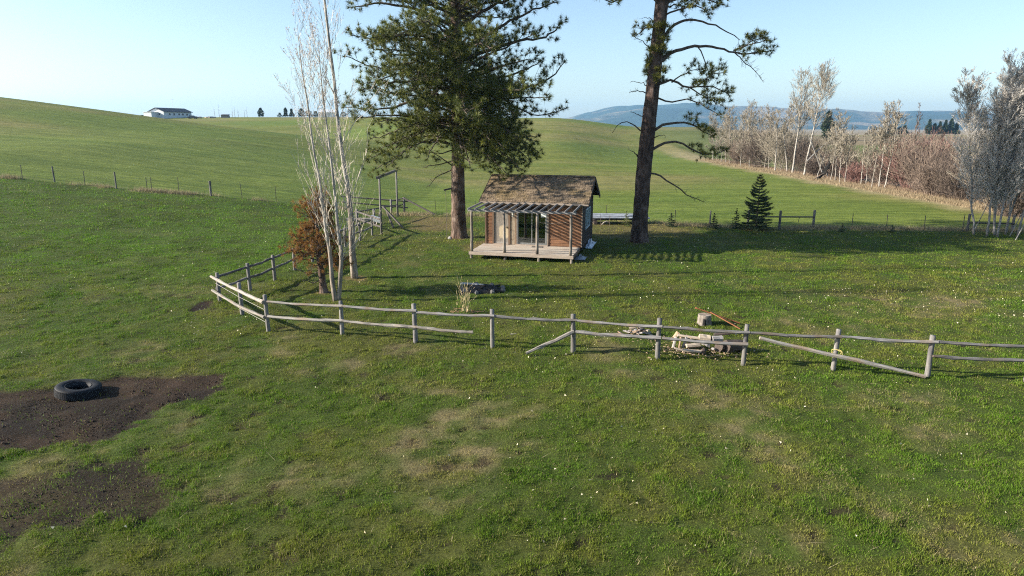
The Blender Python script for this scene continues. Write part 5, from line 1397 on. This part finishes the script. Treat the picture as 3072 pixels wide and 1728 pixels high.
for q in range(40): t = rng.uniform(0, 6.28); p = np.array([rng.normal(0, .3), rng.normal(0, .2), .02]); mb.tube([p, p + [math.cos(t) * .25, math.sin(t) * .2, .02]], .01, 3)
tag(mb.build("fallen_stalks", simple('fallen_straw', (.20, .12, .07), .9, .3), wd), kind="stuff")

# ------------------------------------------------------------------ firewood, stump and boards
M['split_pale'] = wood('fresh_split_wood', (.24, .19, .14), (.42, .355, .28), None, (1.2, 18, 18), 2.0)
M['split_tan'] = wood('tan_split_wood', (.21, .14, .09), (.38, .28, .19), None, (1.2, 18, 18), 2.0)
M['split_grey'] = wood('grey_split_wood', (.17, .155, .145), (.36, .335, .315), None, (1.2, 18, 18), 2.0)
M['log_dark'] = wood('dark_rotten_log', (.035, .027, .024), (.11, .085, .07), None, (2, 14, 14), 2.0)
def splitlog(L, r, seed, wedge=True):
    q = np.random.default_rng(seed); sec = [(math.cos(t) * r, math.sin(t) * r) for t in np.linspace(.1, 2.9, 6)] + [(-.1 * r, -.45 * r)] if wedge else [(math.cos(t) * r, math.sin(t) * r) for t in np.arange(9) * 2 * math.pi / 9]
    sec = np.array(sec); n_ = len(sec); xs = np.linspace(-L / 2, L / 2, 4); vv = []
    for x in xs: vv += [(x + q.normal(0, .008), y_ * (1 + q.normal(0, .06)), z_ * (1 + q.normal(0, .06))) for y_, z_ in sec]
    ff = [[n_ * s_ + k_, n_ * s_ + n_ + k_, n_ * s_ + n_ + (k_ + 1) % n_, n_ * s_ + (k_ + 1) % n_] for s_ in range(3) for k_ in range(n_)]
    mb = MB(); mb.add(np.array(vv), ff, np.arange(n_)[None], (np.arange(n_) + 3 * n_)[None, ::-1]); return mb
WG = "firewood strewn behind the fence"
def log(x, y, z, L, r, rot, m, label, seed, wedge=True, name="firewood_log"):
    o = splitlog(L * .95, r * .84, seed, wedge).build(name, M[m], loc=gp(x, y, z), rot=rot); return tag(o, label, "firewood", WG)
Rr = R
# x spans 4.6 .. 7.4, y about 20 .. 21.6
log(5.72, 20.02, .07, .62, .09, (0, Rr(3), Rr(-4)), 'split_pale', "pale split log lying lowest at the front of the woodpile", 1)
log(5.85, 20.38, .13, .46, .12, (0, Rr(-3), Rr(4)), 'split_pale', "thick pale log on top in the middle of the woodpile", 2)
log(6.28, 20.35, .22, .12, .20, (Rr(20), Rr(-70), Rr(12)), 'split_grey', "white grey slab standing on edge in the woodpile", 3)
log(6.00, 21.25, .13, .95, .10, (0, Rr(5), Rr(-14)), 'split_pale', "long pale plank-like split log behind the fence rail", 4)
log(5.60, 21.55, .12, .24, .11, (0, Rr(-50), Rr(25)), 'split_tan', "orange tan chunk at the top left of the woodpile", 5)
log(5.30, 20.55, .20, .40, .075, (Rr(10), Rr(-78), Rr(10)), 'split_grey', "leftmost grey split piece standing upright by the post", 6)
log(5.47, 20.52, .20, .42, .07, (Rr(-8), Rr(-82), Rr(0)), 'split_tan', "second upright split piece from the fence post", 7)
log(5.64, 20.55, .19, .40, .08, (Rr(5), Rr(-76), Rr(-12)), 'split_grey', "third upright split piece from the fence post", 8)
log(5.80, 20.58, .17, .36, .075, (Rr(0), Rr(-84), Rr(20)), 'split_tan', "tan upright split piece right of the standing row", 9)
log(6.45, 21.2, .14, .38, .15, (0, Rr(4), Rr(-8)), 'split_pale', "light round log behind the lower rail", 10, False)
log(6.85, 21.15, .13, .36, .13, (0, 0, Rr(6)), 'split_grey', "grey log at the back right of the woodpile", 11, False)
log(7.05, 21.3, .24, .55, .07, (0, Rr(-4), Rr(-3)), 'log_dark', "dark flat board on top at the right of the woodpile", 12)
log(6.75, 20.25, .18, .50, .20, (0, Rr(10), Rr(40)), 'log_dark', "brown rotten log at the right of the woodpile", 13, False)
log(7.10, 20.20, .20, .65, .24, (0, Rr(4), Rr(20)), 'log_dark', "large dark rotten log at the far right of the woodpile", 14, False)
log(7.35, 20.40, .14, .40, .14, (0, 0, Rr(-30)), 'log_dark', "small dark log against the right fence post", 15, False)
log(6.10, 20.05, .08, .34, .08, (0, 0, Rr(70)), 'log_dark', "dark end-on log below the white slab", 16, False)
log(6.45, 20.15, .10, .22, .07, (0, Rr(20), Rr(50)), 'split_grey', "small grey chunk in front of the dark logs", 17)
log(5.35, 20.25, .06, .30, .06, (0, Rr(8), Rr(-20)), 'split_pale', "small pale stick at the left foot of the woodpile", 18)
# broken bark heap to the left
hp = thing("bark_heap", "heap of flat bark slabs left of the woodpile behind the rail", "bark heap", gp(4.32, 21.9))
for q in range(34):
    rr0 = rng.uniform(0, 1); t = rng.uniform(0, 6.28); w = rng.uniform(.10, .34)
    p = (math.cos(t) * rr0 * .62 + (.0 if q > 6 else -.12), math.sin(t) * rr0 * .32, .03 + .34 * (1 - rr0) ** 1.2 * rng.uniform(.7, 1.1))
    o = MB().box((0, 0, 0), (w, w * rng.uniform(.35, .6), rng.uniform(.02, .05))).build("bark_slab", M[['split_grey', 'split_tan', 'split_pale', 'split_grey', 'log_dark'][q % 5]], hp, p, (rng.normal(0, .25), rng.normal(0, .25), rng.uniform(0, 3)))
lit = MB()
for q in range(330):
    x, y = 5.95 + rng.normal(0, .85), 20.15 + rng.normal(0, .35)
    if q < 70: x, y = 4.5 + rng.normal(0, .5), 21.5 + rng.normal(0, .25)
    s_ = rng.uniform(.03, .10); lit.box((x, y, gz(x, y) + .035 + rng.uniform(0, .02)), (s_, s_ * .4, .012), np.array(Matrix.Rotation(rng.uniform(0, 3), 3, 'Z') @ Matrix.Rotation(rng.normal(0, .4), 3, 'X')))
tag(lit.build("wood_chips", M['split_tan']), "bark chips and splinters scattered round the woodpile", "wood chips", kind="stuff")
st = thing("tree_stump", "pale hollow sawn stump behind the fence with a red board on it", "stump", gp(7.05, 23.35))
part("stump_body", barkmat('stump_bark', (.12, .10, .085), (.33, .29, .25), (.10, .085, .075), (7, 7, 1.2), 1.0, .6, .03), lambda b: b.tube([(0, 0, -.08), (0, 0, .1), (0, 0, .36)], [.30, .26, .235], 14, wob=.05, rng=rng), st)
part("hollow", M['black'], lambda b: b.tube([(-.06, -.245, .02), (-.07, -.225, .24)], [.07, .045], 7), st)  # solid black plug, its colour stands in for the shade inside a hole
tag(MB().bar((0, 0, 0), (1.55, -.25, -.50), .26, .035, .25).build("red_board", wood('red_brown_board', (.24, .075, .035), (.40, .15, .07), None, (1.2, 16, 16), 1.6), loc=gp(6.75, 23.5, .56)), "reddish brown board leaning from the stump to the grass", "board")
tag(MB().bar((0, 0, 0), (.95, -.5, -.48), .10, .03).build("red_lath", wood('orange_lath', (.34, .13, .05), (.46, .20, .09), None, (1.2, 16, 16), 1.6), loc=gp(7.2, 23.2, .50)), "narrow orange lath below the red board by the stump", "board")

# lumber stack behind the cabin
LS = "weathered boards stacked behind the cabin"
tinm = simple('bleached_roofing', (.24, .26, .29), .7, .45, 2.0, .2)
for q, (x, y, z, L, w, rz, m, lab) in enumerate(((7.9, 50.0, .62, 4.4, .55, .02, tinm, "bleached blue grey sheet on top of the lumber stack, back"), (7.7, 49.5, .58, 4.2, .5, -.03, tinm, "bleached blue grey sheet on top of the lumber stack, middle"), (8.0, 49.05, .50, 4.4, .45, .03, tinm, "pale sheet along the front edge of the lumber stack"),
                                        (7.6, 49.2, .36, 4.2, .3, .01, M['dark_rail'], "dark board under the front sheet of the lumber stack"), (7.8, 49.7, .30, 4.4, .4, .0, M['dark_rail'], "dark board low in the middle of the lumber stack"), (7.9, 50.1, .40, 4.3, .4, .0, M['dark_rail'], "dark board at the back of the lumber stack"))):
    tag(MB().box((0, 0, 0), (L, w, .06)).build("plank", m, loc=gp(x, y, z), rot=(R(4), R((-1) ** q * .6), rz)), lab, "plank", LS)
for q, x in enumerate((6.2, 9.4)): tag(MB().box((0, 0, .12), (.25, 1.5, .30)).build("support_log", M['log_dark'], loc=gp(x, 49.6, 0)), ["log under the left end of the lumber stack", "log under the right end of the lumber stack"][q], "log")
tag(MB().tube([(-.35, 0, .02), (-.15, 0, .18), (.05, 0, .28), (.25, -.05, .2)], [.04, .06, .05, .02], 7, wob=.2, rng=rng).build("twisted_root", M['pale_rail'], loc=gp(6.95, 48.7)), "pale twisted root in front of the lumber stack", "root")
# crumpled tarps beside the cabin
def tarp(label, x, y, sx, sy, h, rz, seed, c):
    g_ = np.linspace(-1, 1, 20); a_, b_ = np.meshgrid(g_, g_)
    r_ = np.hypot(a_, b_); z_ = h * np.clip(1.05 - r_, 0, 1) * (.3 + 1.6 * np.abs(fbm(a_ * 2.4 + seed, b_ * 2.4, 1, 3, seed) - .5) * 2) + .03 + .04 * (fbm(a_ * 5, b_ * 5, 1, 2, seed + 3))
    mb = MB(); mb.add(np.stack([a_ * sx * (1 - .15 * fbm(a_ * 2, b_ * 2, 1, 2, 9)), b_ * sy, z_], -1).reshape(-1, 3), np.stack([ix_[:-1, :-1], ix_[:-1, 1:], ix_[1:, 1:], ix_[1:, :-1]], -1).reshape(-1, 4))
    o = mb.build("crumpled_tarp", simple('tarp_%d' % seed, c, .45, .25, 4, .3), loc=gp(x, y), rot=(0, 0, rz)); m2 = o.modifiers.new("thick", 'SOLIDIFY'); m2.thickness = .015
    return tag(o, label, "tarp")
ix_ = np.arange(400).reshape(20, 20)
tarp("crumpled white blue tarp against the cabin's shaded side wall", 4.75, 39.9, .28, 1.2, .45, R(-14), 4, (.50, .55, .62))
tarp("smaller crumpled tarp under the right end of the porch", 3.75, 35.7, .32, .5, .20, R(-14), 6, (.22, .24, .27))
tag(MB().bar((0, 0, 0), (.75, -.1, .03), .14, .04).build("loose_board", M['pale_rail'], loc=gp(-2.0, 38.0, .06), rot=(0, R(-12), R(35))), "short grey board lying left of the porch", "board")
for q, (x, y) in enumerate(((6.05, 45.2), (6.75, 45.8))):
    tag(MB().tube([(0, 0, 0), (.02, 0, .8), (-.02, 0, 1.35 - q * .25)], [.012, .01, .005], 5).tube([(0, 0, .75), (.12, 0, 1.0)], .005, 4).build("bare_whip", M['brown_twig'], loc=gp(x, y)), ["thin bare whip right of the cabin, left one", "thin bare whip right of the cabin, right one"][q], "stem")
tag(stone_mesh((.13, .11, .12), rng).build("white_stone", simple('white_stone', (.36, .35, .33), .8, .15), loc=gp(-4.0, 42.3, .06)), "pale stone at the foot of the big pine", "stone")

# ------------------------------------------------------------------ soil clods on the bare ground
rng = np.random.default_rng(31)
n = 60000; x = rng.uniform(-15.5, -6, n); y = rng.uniform(10, 18.6, n)
zc = zones(x, y)['dirt']; k_ = rng.random(n) < sst(zc, .35, .8) * sst(fbm(x, y, 1.8, 3, 171), .40, .62) * .45; x, y = x[k_], y[k_]; n = len(x)
cv = np.array([(1, 0, 0), (0, 1, 0), (-1, 0, 0), (0, -1, 0), (0, 0, .9), (0, 0, -.5)]); cf = np.array([[0, 1, 4], [1, 2, 4], [2, 3, 4], [3, 0, 4], [1, 0, 5], [2, 1, 5], [3, 2, 5], [0, 3, 5]])
sz = rng.uniform(.006, .018, (n, 1, 1)) * (1 + 1.2 * (rng.random((n, 1, 1)) < .04))
vv = cv[None] * sz * rng.uniform(.6, 1.3, (n, 6, 3)); an = rng.uniform(0, 6.28, n); ca, sa = np.cos(an)[:, None], np.sin(an)[:, None]
vv = np.stack([vv[..., 0] * ca - vv[..., 1] * sa, vv[..., 0] * sa + vv[..., 1] * ca, vv[..., 2]], -1)
dz_ = ground_h(x, y) - .035 * zones(x, y)['dirt'] + zones(x, y)['dirt'] * (fbm(x, y, 2.6, 3, 81) - .5) * .10
vv = vv + np.stack([x, y, dz_ + .004], 1)[:, None]
mb = MB(); mb.add(vv.reshape(-1, 3), (np.arange(n)[:, None, None] * 6 + cf[None]).reshape(-1, 3))
tag(mb.build("soil_clods", simple('soil_clods', (.046, .031, .022), .95, .5, 1.5)), "crumbs and clods of dark soil on the bare patches", "soil", kind="stuff")
# ------------------------------------------------------------------ grass, straw and fallen leaves
def scatter(n, y0, y1, rng, pw=1.0, xl=None):
    y = y0 + (y1 - y0) * rng.random(n) ** pw
    hw = (1536 / 1990) * (y * .972 + 1.8) * 1.04 + .5
    x = rng.uniform(-1, 1, n) * hw
    return x, y
def blades(mb, x, y, h, w, col, rng, lean=.55):
    n = len(x); z = ground_h(x, y) - .012
    a = rng.uniform(0, 6.283, n); l = np.abs(rng.normal(0, lean, n))
    tip = np.stack([np.cos(a) * l * h, np.sin(a) * l * h, h], 1)
    b2 = rng.uniform(0, 6.283, n); s = np.stack([np.cos(b2), np.sin(b2), np.zeros(n)], 1) * (w * .5)[:, None]
    p = np.stack([x, y, z], 1)
    v = np.stack([p - s, p + s, p + tip], 1).reshape(-1, 3)
    mb.add(v, np.arange(3 * n).reshape(-1, 3), col=np.repeat(col, 3, 0))
rng = np.random.default_rng(99)
gb = MB()
for (n, y0, y1, hm_, wm_) in ((760000, 8.6, 16.0, .042, .0108), (540000, 16.0, 25.0, .047, .0150), (400000, 25.0, 38, .055, .023), (180000, 38, 54, .066, .036)):
    x, y = scatter(n, y0, y1, rng)
    # gather into clumps
    cl = fbm(x, y, 3.1, 3, 101); cl2 = fbm(x, y, .7, 3, 104)
    z = zones(x, y)
    keep = rng.random(n) < np.clip(.52 + 1.5 * (cl - .45), .26, 1) * (1 - .985 * z['dirt']) * (1 - .45 * z['dry']) * (1 - .6 * z['brown']) * (y < fence_y(x) + .2)
    x, y, cl, cl2 = x[keep], y[keep], cl[keep], cl2[keep]; z = {k_: q_[keep] for k_, q_ in z.items()}
    n = len(x)
    c = lawn_col(x, y, {**z, 'dirt': z['dirt'] * 0, 'brown': z['brown'] * .6})
    lush = sst(fbm(x, y, .9, 3, 120), .52, .72)
    c = c * ((.75 if y0 < 20 else .85) + (.95 if y0 < 20 else .65) * rng.random((n, 1))) * np.array([1.34, 1.35, .92])
    st_ = rng.random(n) < (.08 if y0 < 20 else .03) + .34 * z['dry']
    c[st_] = np.array([.30, .25, .13]) * rng.uniform(.6, 1.1, (st_.sum(), 1))
    tus = sst(fbm(x, y, 4.3, 3, 131), .42, .72)
    h = hm_ * rng.uniform(.45, 1.35, n) * (.45 + .5 * cl + .5 * lush + .9 * tus) * (1 - .35 * z['dry'])
    blades(gb, x, y, h, wm_ * rng.uniform(.6, 1.3, n), c, rng)
# taller tussocks, and uncut grass round the fence posts
nc = 420; cx_, cy_ = scatter(nc, 9, 34, rng, 1.2); kk = zones(cx_, cy_)['dirt'] < .25; cx_, cy_ = cx_[kk], cy_[kk]
pc_ = np.array(PN[:16]); cx_ = np.concatenate([cx_, np.repeat(pc_[:, 0], 2)]); cy_ = np.concatenate([cy_, np.repeat(pc_[:, 1], 2)])
m_ = 46; x = np.repeat(cx_, m_) + rng.normal(0, .085, len(cx_) * m_); y = np.repeat(cy_, m_) + rng.normal(0, .085, len(cx_) * m_)
n = len(x); tone = np.repeat(rng.random((len(cx_), 1)), m_, 0)
c = np.array([.070, .125, .014]) * (1 - tone) + np.array([.135, .135, .030]) * tone
dd_ = rng.random(n) < .12; c[dd_] = np.array([.30, .25, .13])
blades(gb, x, y, np.repeat(rng.uniform(.05, .13, len(cx_)), m_) * rng.uniform(.5, 1.2, n), rng.uniform(.008, .016, n), c * rng.uniform(.8, 1.35, (n, 1)), rng, .6)
# bent dead stalks
n = 2600; x, y = scatter(n, 9, 24, rng); k_ = zones(x, y)['dirt'] < .5; x, y = x[k_], y[k_]; n = len(x)
blades(gb, x, y, rng.uniform(.03, .12, n), rng.uniform(.006, .010, n), np.array([.42, .36, .22]) * rng.uniform(.6, 1.1, (n, 1)), rng, 2.2)
tag(gb.build("grass", leafmat('grass_blades', .30, .65, .15)), "short patchy green and straw coloured grass of the yard and pasture", "grass", kind="stuff")
# tall straw along fences and creek
tb_ = MB()
n = 26000; x = rng.uniform(-42, 36, n); y = fence_y(x) + rng.normal(.1, .35, n)
k_ = rng.random(n) < sst(fbm(x, y, .5, 3, 14), .30, .62); x, y = x[k_], y[k_]; n = len(x)
blades(tb_, x, y, rng.uniform(.12, .42, n), rng.uniform(.012, .03, n), np.array([.36, .30, .18]) * rng.uniform(.6, 1.15, (n, 1)), rng, .45)
n = 50000; y = rng.uniform(50, 150, n); x = 42.2 + rng.normal(0, .7, n) + np.clip(y - 130, 0, 50) * .05
blades(tb_, x, y, rng.uniform(.12, .45, n), rng.uniform(.02, .05, n), np.array([.34, .27, .175]) * rng.uniform(.55, 1.15, (n, 1)), rng, .4)
n = 30000; y = rng.uniform(50, 150, n); x = rng.uniform(43, 52, n)
blades(tb_, x, y, rng.uniform(.3, .7, n), rng.uniform(.03, .08, n), np.array([.34, .25, .17]) * rng.uniform(.5, 1.1, (n, 1)), rng, .5)
tag(tb_.build("straw_grass", leafmat('dry_grass', .25, .7, .1)), "tall dry straw grass along the fences and the creek", "dry grass", kind="stuff")
# pale fallen leaves on the lawn
n = 5200; x, y = scatter(n, 10, 46, rng, .9)
den = sst(fbm(x, y, .22, 3, 140), .38, .62) * (.25 + .75 * sst(y, 17, 20)) * (.35 + .65 * sst(x, -6, 4) + .5 * np.exp(-((x + 9) / 3) ** 2 - ((y - 25) / 5) ** 2))
k_ = rng.random(n) < den; x, y = x[k_], y[k_]; n = len(x)
lv = MB(); leaflets(lv, np.stack([x, y, ground_h(x, y) + .055], 1), rng, (.028, .075), (.36, .32, .20), (.70, .65, .50))
tag(lv.build("fallen_leaves", leafmat('pale_leaves', .15, .8, .1)), "pale fallen leaves scattered over the lawn", "leaves", kind="stuff")
# ------------------------------------------------------------------ air
hz_m = bpy.data.materials.new("pale_air"); hz_m.use_nodes = True
nt = hz_m.node_tree; nt.nodes.clear()
o_ = nt.nodes.new("ShaderNodeOutputMaterial"); pv_ = nt.nodes.new("ShaderNodeVolumePrincipled")
pv_.inputs["Color"].default_value = (.34, .64, 1.0, 1)
pv_.inputs["Density"].default_value = 0.000115
pv_.inputs["Anisotropy"].default_value = 0.2
nt.links.new(pv_.outputs[0], o_.inputs["Volume"])
tag(MB().box((0, 3300, 110), (13800, 8400, 300)).build("haze", hz_m), "thin blue haze over the far country", "haze", kind="stuff")
